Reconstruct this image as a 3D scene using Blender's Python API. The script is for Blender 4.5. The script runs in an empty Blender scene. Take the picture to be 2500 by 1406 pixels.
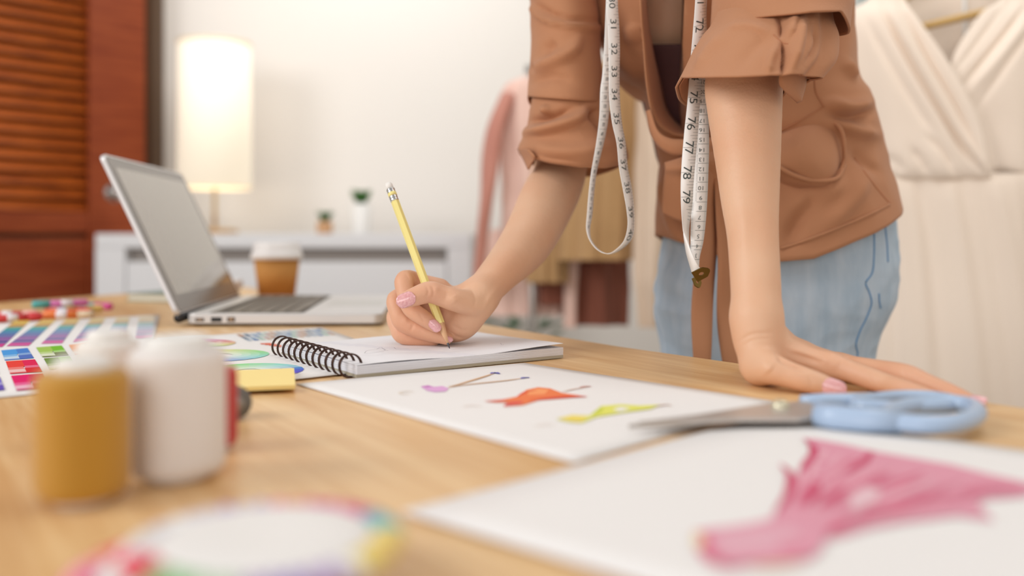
import bpy, bmesh, math, random
import numpy as np
from mathutils import Vector, noise
from mathutils.bvhtree import BVHTree

# ------------------------------------------------------------------ camera, world, light, exposure
F, CX, HY = 2200.0, 1250.0, 575.0        # focal length in pixels, principal column, horizon row
CAMZ, TABZ = 0.855, 0.75                 # eye and table-top heights (m)
H = CAMZ - TABZ
sc = bpy.context.scene
cam = bpy.data.cameras.new('camera')
cam.sensor_width = 36.0
cam.lens = F / 2500 * 36
cam.shift_y = -(703 - HY) / 2500
cam.clip_start = 0.02
cam.dof.use_dof = True
cam.dof.focus_distance = 0.735
cam.dof.aperture_fstop = 2.5
camo = bpy.data.objects.new('camera', cam)
camo.location = (0, 0, CAMZ)
camo.rotation_euler = (math.pi / 2, 0, 0)
sc.collection.objects.link(camo)
sc.camera = camo
vs = sc.view_settings
vs.view_transform = 'Standard'; vs.look = 'None'; vs.exposure = 0.10; vs.gamma = 1.0; vs.use_curve_mapping = False
w = bpy.data.worlds.new('world'); sc.world = w; w.use_nodes = True
bg = w.node_tree.nodes['Background']; bg.inputs[0].default_value = (1.0, 0.975, 0.95, 1); bg.inputs[1].default_value = 0.40

def area(name, loc, target, size, power, col, sy=None):
    l = bpy.data.lights.new(name, 'AREA'); l.energy = power; l.color = col
    l.shape = 'RECTANGLE'; l.size = size; l.size_y = sy or size
    o = bpy.data.objects.new(name, l); o.location = loc
    d = Vector(target) - Vector(loc)
    o.rotation_euler = d.to_track_quat('-Z', 'Y').to_euler()
    sc.collection.objects.link(o)
area('window_and_fill', (-2.2, -0.2, 2.1), (0.0, 0.7, 0.8), 1.3, 36, (1.0, 0.99, 0.98), 1.3)
area('downlight_and_fill', (-0.50, 2.35, 2.25), (-0.50, 2.95, 1.85), 0.9, 6.0, (1.0, 0.97, 0.935))

area('window_and_fill', (-0.5, -2.1, 1.25), (0.0, 1.0, 0.9), 1.8, 15, (1.0, 0.985, 0.965), 1.0)  # added fill behind the camera, brightens upright surfaces facing it
area('downlight_and_fill', (0.75, 0.75, 2.35), (0.75, 1.5, 0.8), 0.7, 7.0, (1.0, 0.97, 0.94))  # added fill from above to brighten the cream dress
area('downlight_and_fill', (-0.05, 1.35, 2.35), (0.05, 2.3, 0.9), 0.8, 4.6, (1.0, 0.985, 0.97))  # added fill from above to brighten the clothes on the rack

# ------------------------------------------------------------------ helpers
def lin(c):
    return tuple((v / 12.92 if v <= 0.04045 else ((v + 0.055) / 1.055) ** 2.4) for v in [x / 255 for x in c])
def P(x, y, Y):
    """pixel of the photograph at depth Y -> world point"""
    return Vector(((x - CX) / F * Y, Y, CAMZ - (y - HY) / F * Y))
def G(x, y, h=0.0):
    """pixel on the horizontal plane h above the table top -> world point"""
    Y = (H - h) * F / (y - HY)
    return Vector(((x - CX) / F * Y, Y, TABZ + h))
MATS = {}
def mat(name, col, rough=0.6, metal=0.0, spec=0.5, sss=0.0, bump=None, coat=0.0, sheen=0.0, var=None, attr=False, trans=0.0, emit=None, flush=None):
    if name in MATS: return MATS[name]
    m = bpy.data.materials.new(name); m.use_nodes = True
    nt = m.node_tree; b = nt.nodes['Principled BSDF']
    b.inputs['Base Color'].default_value = (*lin(col), 1)
    b.inputs['Roughness'].default_value = rough
    b.inputs['Metallic'].default_value = metal
    b.inputs['Specular IOR Level'].default_value = spec
    if sss:
        b.inputs['Subsurface Weight'].default_value = sss
        b.inputs['Subsurface Radius'].default_value = (1.0, 0.35, 0.2)
        b.inputs['Subsurface Scale'].default_value = 0.006
    b.inputs['Coat Weight'].default_value = coat
    if sheen: b.inputs['Sheen Weight'].default_value = sheen
    if trans: b.inputs['Transmission Weight'].default_value = trans
    if emit:
        b.inputs['Emission Color'].default_value = (*lin(emit[0]), 1)
        b.inputs['Emission Strength'].default_value = emit[1]
    tc = nt.nodes.new('ShaderNodeTexCoord')
    if attr:
        a = nt.nodes.new('ShaderNodeAttribute'); a.attribute_name = 'print'
        nt.links.new(a.outputs['Color'], b.inputs['Base Color'])
    if var:   # (colour 2, scale, stretch xyz)
        n = nt.nodes.new('ShaderNodeTexNoise'); n.inputs['Scale'].default_value = var[1]; n.inputs['Detail'].default_value = 5
        mp = nt.nodes.new('ShaderNodeMapping'); mp.inputs['Scale'].default_value = var[2]
        if len(var) > 3: mp.inputs['Rotation'].default_value = var[3]
        r = nt.nodes.new('ShaderNodeValToRGB')
        r.color_ramp.elements[0].position = 0.32; r.color_ramp.elements[1].position = 0.68
        r.color_ramp.elements[0].color = (*lin(col), 1); r.color_ramp.elements[1].color = (*lin(var[0]), 1)
        nt.links.new(tc.outputs['Object'], mp.inputs[0]); nt.links.new(mp.outputs[0], n.inputs['Vector'])
        nt.links.new(n.outputs['Fac'], r.inputs[0]); nt.links.new(r.outputs[0], b.inputs['Base Color'])
    if bump:  # (scale, strength, stretch)
        n = nt.nodes.new('ShaderNodeTexNoise'); n.inputs['Scale'].default_value = bump[0]; n.inputs['Detail'].default_value = 4
        mp = nt.nodes.new('ShaderNodeMapping'); mp.inputs['Scale'].default_value = bump[2] if len(bump) > 2 else (1, 1, 1)
        bp = nt.nodes.new('ShaderNodeBump'); bp.inputs['Strength'].default_value = bump[1]; bp.inputs['Distance'].default_value = 0.002
        nt.links.new(tc.outputs['Object'], mp.inputs[0]); nt.links.new(mp.outputs[0], n.inputs['Vector'])
        nt.links.new(n.outputs['Fac'], bp.inputs['Height']); nt.links.new(bp.outputs[0], b.inputs['Normal'])
    if flush:
        a = nt.nodes.new('ShaderNodeAttribute'); a.attribute_name = 'flush'; mx = nt.nodes.new('ShaderNodeMixRGB'); mx.blend_type = 'MULTIPLY'; mx.inputs[2].default_value = (*flush, 1)
        src = b.inputs['Base Color'].links[0].from_socket
        nt.links.new(a.outputs['Fac'], mx.inputs[0]); nt.links.new(src, mx.inputs[1]); nt.links.new(mx.outputs[0], b.inputs['Base Color'])
    MATS[name] = m
    return m

ROOTLOC = {}
def base(o):
    while o.parent: o = o.parent
    return o.location.copy()
def mk(name, V, Fc, m, parent=None, smooth=True, loc=None, cols=None, mats=None, mi=None):
    """mesh object from world-space vertices; children keep their thing's origin"""
    V = [Vector(v) for v in V]
    if parent: org = base(parent)
    elif loc is not None: org = Vector(loc)
    else:
        a = np.array([v[:] for v in V]); org = Vector(((a[:, 0].min() + a[:, 0].max()) / 2, (a[:, 1].min() + a[:, 1].max()) / 2, a[:, 2].min()))
    me = bpy.data.meshes.new(name)
    me.from_pydata([tuple(v - org) for v in V], [], Fc)
    me.validate()
    for x in (mats or [m]): me.materials.append(x)
    if mi:
        for p, i in zip(me.polygons, mi): p.material_index = i
    if cols:
        ca = me.color_attributes.new('print', 'FLOAT_COLOR', 'CORNER')
        for p in me.polygons:
            c = (*lin(cols[p.index]), 1)
            for li in p.loop_indices: ca.data[li].color = c
    if smooth:
        for p in me.polygons: p.use_smooth = True
    o = bpy.data.objects.new(name, me); sc.collection.objects.link(o)
    if parent: o.parent = parent
    else: o.location = org
    return o
def tag(o, label=None, cat=None, group=None, kind=None):
    if label: o['label'] = label
    if cat: o['category'] = cat
    if group: o['group'] = group
    if kind: o['kind'] = kind
    return o
def empty(name, loc, label, cat, group=None):
    o = bpy.data.objects.new(name, None); o.location = loc; o.empty_display_size = 0.05
    sc.collection.objects.link(o); return tag(o, label, cat, group)
def solid(o, t, off=0.0, sub=0, bev=0.0):
    if t:
        s = o.modifiers.new('thickness', 'SOLIDIFY'); s.thickness = t; s.offset = off
    if bev:
        b = o.modifiers.new('bevel', 'BEVEL'); b.width = bev; b.segments = 2; b.limit_method = 'ANGLE'
    if sub:
        s = o.modifiers.new('sub', 'SUBSURF'); s.levels = sub; s.render_levels = sub
    return o
def boxv(c, s, ax=None):
    """8 verts, 6 faces of a box; ax = 3 axis vectors"""
    ax = ax or (Vector((1, 0, 0)), Vector((0, 1, 0)), Vector((0, 0, 1)))
    V = [Vector(c) + ax[0] * (i * s[0] / 2) + ax[1] * (j * s[1] / 2) + ax[2] * (k * s[2] / 2) for k in (-1, 1) for j in (-1, 1) for i in (-1, 1)]
    return V, [(0, 2, 3, 1), (4, 5, 7, 6), (0, 1, 5, 4), (2, 6, 7, 3), (0, 4, 6, 2), (1, 3, 7, 5)]
class MB:
    def __init__(s): s.V = []; s.F = []; s.C = []
    def add(s, V, Fc, col=None):
        n = len(s.V); s.V += [Vector(v) for v in V]; s.F += [tuple(i + n for i in f) for f in Fc]; s.C += [col] * len(Fc); return s
    def box(s, c, d, ax=None, col=None): return s.add(*boxv(c, d, ax), col)
    def tube(s, pts, r, n=10, closed=False, col=None, flat=1.0):
        pts = [Vector(p) for p in pts]; N = len(pts)
        rr = r if isinstance(r, (list, tuple)) else [r] * N
        V = []; up = Vector((0, 0, 1))
        for i, p in enumerate(pts):
            t = ((pts[(i + 1) % N] - pts[i - 1]) if closed else (pts[min(i + 1, N - 1)] - pts[max(i - 1, 0)])).normalized()
            a = t.cross(up)
            if a.length < 1e-3: a = t.cross(Vector((0, 1, 0)))
            a.normalize(); b = a.cross(t).normalized()
            V += [p + a * (rr[i] * math.cos(q * 2 * math.pi / n)) + b * (rr[i] * flat * math.sin(q * 2 * math.pi / n)) for q in range(n)]
        Fc = []
        for i in range(N if closed else N - 1):
            j = (i + 1) % N
            for q in range(n): Fc.append((i * n + q, i * n + (q + 1) % n, j * n + (q + 1) % n, j * n + q))
        if not closed: Fc += [tuple(range(n))[::-1], tuple((N - 1) * n + q for q in range(n))]
        return s.add(V, Fc, col)
    def lathe(s, c, prof, n=40, ax=None, col=None):
        ax = ax or (Vector((1, 0, 0)), Vector((0, 1, 0)), Vector((0, 0, 1))); c = Vector(c); V = []; Fc = []
        for r, z in prof:
            V += [c + ax[0] * (r * math.cos(q * 2 * math.pi / n)) + ax[1] * (r * math.sin(q * 2 * math.pi / n)) + ax[2] * z for q in range(n)]
        for i in range(len(prof) - 1):
            for q in range(n): Fc.append((i * n + q, i * n + (q + 1) % n, (i + 1) * n + (q + 1) % n, (i + 1) * n + q))
        if prof[0][0] > 1e-6: Fc.append(tuple(range(n))[::-1])
        if prof[-1][0] > 1e-6: Fc.append(tuple((len(prof) - 1) * n + q for q in range(n)))
        return s.add(V, Fc, col)
    def ball(s, c, r, ax=None, n=14, col=None):
        r = r if isinstance(r, (tuple, list)) else (r, r, r)
        ax = ax or (Vector((1, 0, 0)), Vector((0, 1, 0)), Vector((0, 0, 1))); V = []; Fc = []
        m = n // 2 + 1
        for i in range(m + 1):
            th = math.pi * i / m
            for q in range(n):
                ph = 2 * math.pi * q / n
                V.append(Vector(c) + ax[0] * (r[0] * math.sin(th) * math.cos(ph)) + ax[1] * (r[1] * math.sin(th) * math.sin(ph)) - ax[2] * (r[2] * math.cos(th)))
        for i in range(m):
            for q in range(n): Fc.append((i * n + q, i * n + (q + 1) % n, (i + 1) * n + (q + 1) % n, (i + 1) * n + q))
        return s.add(V, Fc, col)
    def build(s, name, m, parent=None, smooth=True, **k):
        return mk(name, s.V, s.F, m, parent, smooth, cols=(s.C if s.C and s.C[0] else None), **k)
def catmull(A, n):
    """resample control rows (k x d) to n rows"""
    A = np.array(A, float); k = len(A)
    if k == 1: return np.repeat(A, n, 0)
    E = np.vstack([2 * A[0] - A[1], A, 2 * A[-1] - A[-2]]); out = []
    for t in np.linspace(0, k - 1, n):
        i = min(int(t), k - 2); u = t - i; p0, p1, p2, p3 = E[i:i + 4]
        out.append(0.5 * (2 * p1 + (p2 - p0) * u + (2 * p0 - 5 * p1 + 4 * p2 - p3) * u * u + (3 * p1 - p0 - 3 * p2 + p3) * u ** 3))
    return np.array(out)
def grid_faces(nr, nc, wrap=False):
    Fc = []
    for i in range(nr - 1):
        for j in range(nc if wrap else nc - 1):
            k = (j + 1) % nc; Fc.append((i * nc + j, i * nc + k, (i + 1) * nc + k, (i + 1) * nc + j))
    return Fc
def fold(p, amp, sc_, seed=0.0, stretch=(1, 1, 1)):
    q = Vector((p[0] * stretch[0] * sc_ + seed, p[1] * stretch[1] * sc_, p[2] * stretch[2] * sc_))
    a = noise.noise(q); b = noise.noise(q * 2.1 + Vector((5, 3, 1)))
    return amp * (0.75 * (1 - abs(a) * 2.2) + 0.3 * b)
def loft(levels, rows=60, n=96, disp=None, power=2.0):
    """levels: (left px, right px, row px of the FRONT (number or 5 samples left..right), centre depth, depth radius)"""
    L = []
    for l in levels:
        py = l[2] if isinstance(l[2], (tuple, list)) else [l[2]] * 5
        L.append([l[0], l[1], *py, l[3], l[4]])
    L = catmull(L, rows); V = []
    for i, l in enumerate(L):
        Yc, ry = l[7], l[8]; x0 = (l[0] - CX) / F * Yc; x1 = (l[1] - CX) / F * Yc; xc = (x0 + x1) / 2; rx = (x1 - x0) / 2
        for j in range(n):
            th = 2 * math.pi * j / n; c, s_ = math.cos(th), math.sin(th)
            c2 = math.copysign(abs(c) ** (2 / power), c); s2 = math.copysign(abs(s_) ** (2 / power), s_)
            py = np.interp(c2, [-1, -.5, 0, .5, 1], l[2:7])
            z = CAMZ - (py - HY) / F * (Yc - ry * abs(s2))
            p = Vector((xc + rx * c2, Yc - ry * s2, z))
            if disp:
                nrm = Vector((c / max(rx, .01), -s_ / max(ry, .01), 0)).normalized()
                p += nrm * disp(i / (rows - 1), th, p)
            V.append(p)
    return V, grid_faces(rows, n, True)
def to_px(p): return CX + F * p[0] / p[1], HY - (p[2] - CAMZ) / p[1] * F
def ridges(lst):
    """cloth folds: (points, width px, height m), drawn over the front of a garment"""
    segs = []
    for pts, wd, am in lst:
        q = catmull(pts, 4 * len(pts)); segs.append((q, wd, am, q[:, 0].min() - 2.5 * wd, q[:, 0].max() + 2.5 * wd, q[:, 1].min() - 2.5 * wd, q[:, 1].max() + 2.5 * wd))
    def f(p, front=True):
        if not front: return 0.0
        x, y = to_px(p); d = 0.0
        for q, wd, am, x0, x1, y0, y1 in segs:
            if x < x0 or x > x1 or y < y0 or y > y1: continue
            a = q[:-1]; b = q[1:] - a; t = np.clip(((x - a[:, 0]) * b[:, 0] + (y - a[:, 1]) * b[:, 1]) / ((b ** 2).sum(1) + 1e-9), 0, 1)
            dd = ((a[:, 0] + t * b[:, 0] - x) ** 2 + (a[:, 1] + t * b[:, 1] - y) ** 2); i = int(dd.argmin())
            u = (i + t[i]) / len(a); d += am * math.exp(-dd[i] / wd ** 2) * min(1, .25 + 3 * u, .25 + 3 * (1 - u))
        return d
    return f
def patch(rows_, nr=24, nc=24, disp=None):
    """rows_ of (px, py, depth) control points -> smooth sheet"""
    A = np.array([catmull(r, nc) for r in rows_]); B = np.array([catmull(A[:, j], nr) for j in range(nc)]).transpose(1, 0, 2)
    V = []
    for i in range(nr):
        for j in range(nc):
            p = P(*B[i, j])
            if disp: p = p + Vector((0, -1, 0)) * disp(i / (nr - 1), j / (nc - 1), p)
            V.append(p)
    return V, grid_faces(nr, nc)
def bvh(V, Fc): return BVHTree.FromPolygons([tuple(v) for v in V], Fc)
EYE = Vector((0, 0, CAMZ))
def onto(tree, x, y, off=0.0008, dflt=1.0):
    d = (P(x, y, 1.0) - EYE).normalized()
    h = tree.ray_cast(EYE, d)
    if h[0] is None: return P(x, y, dflt)
    return h[0] - d * off

# ---- implicit bodies: rounded cones blended smoothly, meshed with surface nets
def cone_field(X, Y, Z, a, b, ra, rb):
    ba = b - a; l2 = float(ba @ ba) + 1e-12
    t = np.clip(((X - a[0]) * ba[0] + (Y - a[1]) * ba[1] + (Z - a[2]) * ba[2]) / l2, 0, 1)
    return np.sqrt((X - a[0] - t * ba[0]) ** 2 + (Y - a[1] - t * ba[1]) ** 2 + (Z - a[2] - t * ba[2]) ** 2) - (ra + (rb - ra) * t)
def smin(a, b, k):
    h = np.maximum(k - np.abs(a - b), 0) / k
    return np.minimum(a, b) - h * h * k * 0.25
def implicit(groups, vox, palm=None, twin=None, smooth=6, kout=0.0042, kbetween=0.0015):
    """groups: first = palm+arm chain, the rest = fingers; each a list of (p, q, rp, rq)"""
    pts = np.array([[*(np.array(p) - r - .012), *(np.array(p) + r + .012)] for g in groups + ([palm] if palm else []) + ([twin] if twin else []) for a, b, ra, rb in g for p, r in ((a, ra), (b, rb))])
    lo, hi = pts[:, :3].min(0), pts[:, 3:].max(0)
    n = np.ceil((hi - lo) / vox).astype(int) + 1
    ax = [lo[i] + vox * np.arange(n[i]) for i in range(3)]
    def field(g, k=0.0):
        Fd = np.full(n, 0.05, np.float32)
        for a, b, ra, rb in g:
            a = np.array(a, float); b = np.array(b, float); r = max(ra, rb) + 0.014
            i0 = np.maximum(((np.minimum(a, b) - r - lo) / vox).astype(int), 0); i1 = np.minimum(((np.maximum(a, b) + r - lo) / vox).astype(int) + 2, n)
            sl = tuple(slice(i0[i], i1[i]) for i in range(3))
            X, Y, Z = np.meshgrid(*(ax[i][sl[i]] for i in range(3)), indexing='ij', sparse=True)
            c = cone_field(X, Y, Z, a, b, ra, rb).astype(np.float32); Fd[sl] = smin(Fd[sl], c, k) if k else np.minimum(Fd[sl], c)
        return Fd
    A = field(groups[0])
    if twin: A = smin(A, field(twin), 0.010)
    if palm: A = smin(A, field(palm, 0.006), 0.010)
    if len(groups) > 1:
        B = None
        for g in groups[1:]:
            f = field(g)
            B = f if B is None else smin(B, f, kbetween)
        A = smin(A, B, kout)
    return nets(A, lo, vox, smooth)
def nets(Fd, lo, h, smooth):
    ins = Fd < 0; s = tuple(d - 1 for d in Fd.shape)
    cn = [(i, j, k) for i in (0, 1) for j in (0, 1) for k in (0, 1)]
    sub = lambda A, c: A[c[0]:c[0] + s[0], c[1]:c[1] + s[1], c[2]:c[2] + s[2]]
    cnt = sum(sub(ins, c).astype(np.int8) for c in cn)
    act = (cnt > 0) & (cnt < 8); idx = np.argwhere(act)
    acc = np.zeros((len(idx), 3)); num = np.zeros(len(idx))
    val = {c: sub(Fd, c)[act] for c in cn}
    for a in cn:
        for d in range(3):
            if a[d]: continue
            b = list(a); b[d] = 1; b = tuple(b); fa, fb = val[a], val[b]; m = (fa < 0) != (fb < 0)
            t = np.where(m, fa / np.where(m, fa - fb, 1), 0)
            p = np.array(a, float)[None] + np.zeros((len(idx), 3)); p[:, d] += t
            acc[m] += p[m]; num[m] += 1
    V = (idx + acc / num[:, None]) * h + lo
    vid = np.full(s, -1, np.int64); vid[act] = np.arange(len(idx)); faces = []
    for d in range(3):
        u, v = (d + 1) % 3, (d + 2) % 3
        a = [slice(None)] * 3; b = [slice(None)] * 3; a[d] = slice(0, -1); b[d] = slice(1, None)
        e = ins[tuple(a)] != ins[tuple(b)]; E = np.argwhere(e)
        E = E[(E[:, u] > 0) & (E[:, v] > 0) & (E[:, u] < s[u]) & (E[:, v] < s[v]) & (E[:, d] < s[d])]
        def g(du, dv):
            q = E.copy(); q[:, u] -= du; q[:, v] -= dv; return vid[q[:, 0], q[:, 1], q[:, 2]]
        Q = np.stack([g(1, 1), g(0, 1), g(0, 0), g(1, 0)], 1)
        fl = ~ins[E[:, 0], E[:, 1], E[:, 2]]; Q[fl] = Q[fl][:, ::-1]
        Q = Q[(Q >= 0).all(1)]; faces.append(Q)
    Q = np.vstack(faces)
    for _ in range(smooth):                                    # light relaxation
        S = np.zeros_like(V); c = np.zeros(len(V))
        for i in range(4):
            a, b = Q[:, i], Q[:, (i + 1) % 4]
            np.add.at(S, a, V[b]); np.add.at(S, b, V[a]); np.add.at(c, a, 1); np.add.at(c, b, 1)
        V = V * 0.5 + 0.5 * S / np.maximum(c, 1)[:, None]
    return V, Q
def chain(joints):
    """joints (px, py, depth, radius px) -> rounded cones"""
    J = [(P(x, y, Y), r * Y / F) for x, y, Y, r in (catmull(joints, 4 * len(joints) - 3) if len(joints) > 3 else joints)]
    return [(tuple(a[0]), tuple(b[0]), a[1], b[1]) for a, b in zip(J, J[1:])]
# ------------------------------------------------------------------ the room
M_wall = mat('warm_white_wall', (236, 231, 225), 0.9, spec=0.1)
M_teal = mat('pale_teal_wall', (150, 186, 188), 0.9, spec=0.1)
def slab(name, x0, x1, y0, y1, z0, z1, m, parent=None, bev=0.0):
    V, Fc = boxv(((x0 + x1) / 2, (y0 + y1) / 2, (z0 + z1) / 2), (x1 - x0, y1 - y0, z1 - z0))
    o = mk(name, V, Fc, m, parent, smooth=False)
    if bev: solid(o, 0, bev=bev)
    return o
tag(slab('wall_back', -3.2, 1.15, 2.95, 3.05, 0, 2.6, M_wall), kind='structure')
tag(slab('wall_right', 1.15, 1.25, -2.0, 3.05, 0, 2.6, mat('warm_cream_wall', (232, 227, 220), .9, spec=.1)), kind='structure')
tag(slab('trim_2', 1.142, 1.15, 1.2, 2.94, 1.36, 2.4, M_teal), kind='structure')
tag(slab('floor', -3.2, 1.25, -2.2, 3.05, -0.05, 0, mat('grey_floor', (190, 182, 172), 0.5, var=((176, 168, 158), 3, (1, 6, 1)))), kind='structure')
tag(slab('baseboard_back', -1.1, 1.15, 2.935, 2.95, 0, 0.09, mat('white_trim', (236, 232, 226), 0.6)), kind='structure')

# louvred door, hinged open at an angle
M_dw = mat('red_brown_door_wood', (146, 68, 32), 0.5, spec=.25, var=((124, 50, 20), 7, (1, 1, 14)), bump=(40, 0.1, (1, 1, 12)))
M_sl = mat('red_brown_slat_wood', (204, 104, 36), 0.42, spec=.35, var=((140, 62, 22), 5, (2, 2, 30)))
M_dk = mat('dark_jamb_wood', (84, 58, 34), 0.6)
d_end = Vector((-1.168, 2.83, 0)); d_dir = Vector((-0.977, -1, 0)).normalized(); d_n = Vector((d_dir.y, -d_dir.x, 0))
if d_n.y > 0: d_n = -d_n
door = empty('louvered_door', d_end, 'reddish brown louvred wooden door behind the laptop', 'door')
tag(door, kind='structure'); door.name = 'door_1'
DA = (d_dir, d_n, Vector((0, 0, 1)))
def dbox(name, s0, s1, z0, z1, t0, t1, m, bev=0.003, par=None):
    c = d_end + d_dir * ((s0 + s1) / 2) + d_n * ((t0 + t1) / 2) + Vector((0, 0, (z0 + z1) / 2))
    V, Fc = boxv(c, (s1 - s0, t1 - t0, z1 - z0), DA)
    return solid(mk(name, V, Fc, m, par or door, smooth=False), 0, bev=bev)
dbox('stile', 0.0, 0.17, 0.02, 2.1, 0, 0.04, M_dw); dbox('stile', 0.79, 0.92, 0.02, 2.1, 0, 0.04, M_dw)
dbox('rail', 0.17, 0.79, 0.862, 0.925, 0, 0.038, M_dw); dbox('rail', 0.17, 0.79, 2.0, 2.1, 0, 0.038, M_dw); dbox('rail', 0.17, 0.79, 0.02, 0.20, 0, 0.038, M_dw)
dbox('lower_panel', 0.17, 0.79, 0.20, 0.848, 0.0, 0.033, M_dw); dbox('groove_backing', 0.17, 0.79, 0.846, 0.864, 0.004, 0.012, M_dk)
mb = MB()
for k in range(29):
    z = 0.944 + k * 0.0368
    c = d_end + d_dir * 0.48 + d_n * 0.019 + Vector((0, 0, z))
    a = math.radians(38); up = Vector((0, 0, 1))
    e1, e2 = up * math.cos(a) - d_n * math.sin(a), d_n * math.cos(a) + up * math.sin(a); V = []
    for sx in (-.31, .31):
        V += [c + d_dir * sx + e1 * (.0205 * math.cos(q * math.pi / 6)) + e2 * (.0048 * math.sin(q * math.pi / 6)) for q in range(12)]
    mb.add(V, [tuple(range(12))[::-1], tuple(range(12, 24))] + [(q, (q + 1) % 12, 12 + (q + 1) % 12, 12 + q) for q in range(12)])
mb.build('louver_slats', M_sl, door)
dbox('louver_gap_shade', .165, .795, .92, 2.0, -.012, -.006, M_dk)  # dark sheet added behind the slats, stands in for shade in the gaps
kn = MB(); kc = P(280, 470, 2.62)
kn.lathe(kc + d_n * -0.0, [(0.0, 0.06), (0.014, 0.058), (0.024, 0.045), (0.026, 0.034), (0.018, 0.018), (0.011, 0.01), (0.011, 0.0), (0.026, -0.004), (0.026, -0.012)], 28, (d_dir, Vector((0, 0, 1)), d_n))
tag(kn.build('door_knob', mat('brushed_steel', (200, 198, 194), 0.22, metal=1.0), door), 'round silver door knob')
tag(slab('trim_1', P(345, 0, 2.9).x, P(386, 0, 2.9).x, 2.86, 2.95, 0, 2.3, M_dk), kind='structure')

# ------------------------------------------------------------------ white dresser and what stands on it
M_dr = mat('white_lacquer', (226, 226, 228), 0.45); M_dr2 = mat('shadow_gap_grey', (150, 142, 136), 0.7)
Yd = 2.5; X = lambda px, Y=Yd: (px - CX) / F * Y
dresser = empty('dresser', (X(690), 2.67, 0), 'long low white dresser with a flat top against the back wall', 'dresser')
slab('body', X(236), X(1146), Yd + .03, 2.84, 0.0, 0.822, M_dr2, dresser)
slab('top', X(232), X(1150), Yd, 2.845, 0.820, 0.860, M_dr, dresser, 0.004)
slab('side_panel', X(232), X(305), Yd, 2.84, 0.0, 0.820, M_dr, dresser, 0.002)
slab('side_panel', X(1092), X(1150), Yd, 2.84, 0.0, 0.820, M_dr, dresser, 0.002)
for a, b in ((308, 694), (700, 1090)):
    for z0, z1 in ((0.555, 0.782), (0.29, 0.515), (0.03, 0.25)):
        slab('drawer', X(a), X(b), Yd, Yd + .03, z0, z1, M_dr, dresser, 0.002)
# table lamp
lx, ly = P(524, 0, 2.68).x, 2.68
lamp = empty('table_lamp', (lx, ly, 0.860), 'glowing table lamp with a tall cream cylinder shade on the white dresser', 'lamp')
M_shade = mat('lit_lamp_shade', (255, 246, 228), 0.9, emit=((255, 240, 214), 0.36))
s_top, s_bot = P(0, 104, ly).z, P(0, 460, ly).z
m_ = MB(); m_.lathe((lx, ly, 0), [(0.103, s_bot), (0.106, s_bot), (0.104, s_top), (0.101, s_top), (0.1005, s_top), (0.1025, s_bot)], 48)
m_.build('lamp_shade', M_shade, lamp)
for z in (s_bot + .004, s_top - .004):
    m_ = MB(); m_.tube([(lx + .1055 * math.cos(a), ly + .1055 * math.sin(a), z) for a in np.linspace(0, 2 * math.pi, 40, endpoint=False)], 0.003, 6, True); m_.build('shade_rim', mat('cream_trim', (250, 236, 205), 0.7), lamp)
m_ = MB(); m_.tube([(lx, ly, 0.872), (lx, ly, s_bot + .16)], 0.0065, 12); m_.tube([(lx - .1, ly, s_bot + .03), (lx + .1, ly, s_bot + .03)], 0.002, 6); m_.build('pole', mat('pale_brass', (214, 190, 150), 0.35, metal=0.4), lamp)
m_ = MB(); m_.lathe((lx, ly, 0), [(0.0, .860), (.066, .860), (.068, .866), (.064, .873), (0.01, .876), (0, .876)], 40); m_.build('base', mat('tan_wood_base', (186, 150, 104), 0.5), lamp)
m_ = MB(); m_.ball((lx, ly, (s_top + s_bot) / 2), 0.03); m_.build('bulb', mat('glowing_bulb', (255, 240, 210), 0.5, emit=((255, 222, 170), 6.0)), lamp)
pl = bpy.data.lights.new('lamp_bulb_light', 'POINT'); pl.energy = 2.2; pl.color = (1, .84, .62); pl.shadow_soft_size = .07
po = bpy.data.objects.new('lamp_bulb_light', pl); po.location = (lx + 0.0, ly, s_bot + 0.03); sc.collection.objects.link(po)

M_leaf = mat('leaf_green', (70, 128, 48), 0.55, var=((44, 92, 34), 60, (1, 1, 1)))
def plant(px, Y, r, ph, gh, gr, m, label, nleaf, seed, lean=0):
    rnd = random.Random(seed); x = P(px, 0, Y).x; z = 0.860
    t = empty('potted_plant', (x, Y, z), label, 'plant')
    a = MB(); a.lathe((x, Y, z), [(r * .9, 0), (r * .95, .002), (r, ph), (r * .9, ph), (r * .88, ph * .85), (0, ph * .85)], 28); a.build('pot', m, t)
    a = MB(); a.lathe((x, Y, z), [(0, ph * .84), (r * .86, ph * .84), (r * .86, ph * .88), (0, ph * .9)], 20); a.build('soil', mat('soil', (70, 52, 38), .9), t)
    a = MB()
    for i in range(nleaf):
        an = rnd.uniform(0, 6.28); rr = rnd.uniform(0, gr * .5); R_ = rnd.uniform(.55, 1) * gr; hh = gh * rnd.uniform(.6, 1)
        b0 = Vector((x + rr * .6 * math.cos(an), Y + rr * .6 * math.sin(an), z + ph * .88))
        tip = Vector((x + R_ * math.cos(an), Y + R_ * math.sin(an), z + ph + hh * (1 - .45 * rr / gr)))
        mid = (b0 + tip) / 2 + Vector((0, 0, hh * .25)); side = Vector((-math.sin(an), math.cos(an), 0)) * (.14 * gr)
        a.add([b0 - side * .4, b0 + side * .4, mid + side, mid - side, tip], [(0, 1, 2, 3), (3, 2, 4)])
    solid(a.build('foliage', M_leaf, t), 0.0006)
plant(793, 2.60, 0.023, 0.036, 0.034, 0.030, mat('terracotta', (196, 152, 112), .8), 'tiny green plant in a small tan pot on the white dresser', 60, 1)
plant(882, 2.62, 0.030, 0.088, 0.046, 0.036, mat('white_ceramic', (238, 236, 232), .4), 'green plant in a taller white pot on the white dresser', 110, 2)

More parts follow.
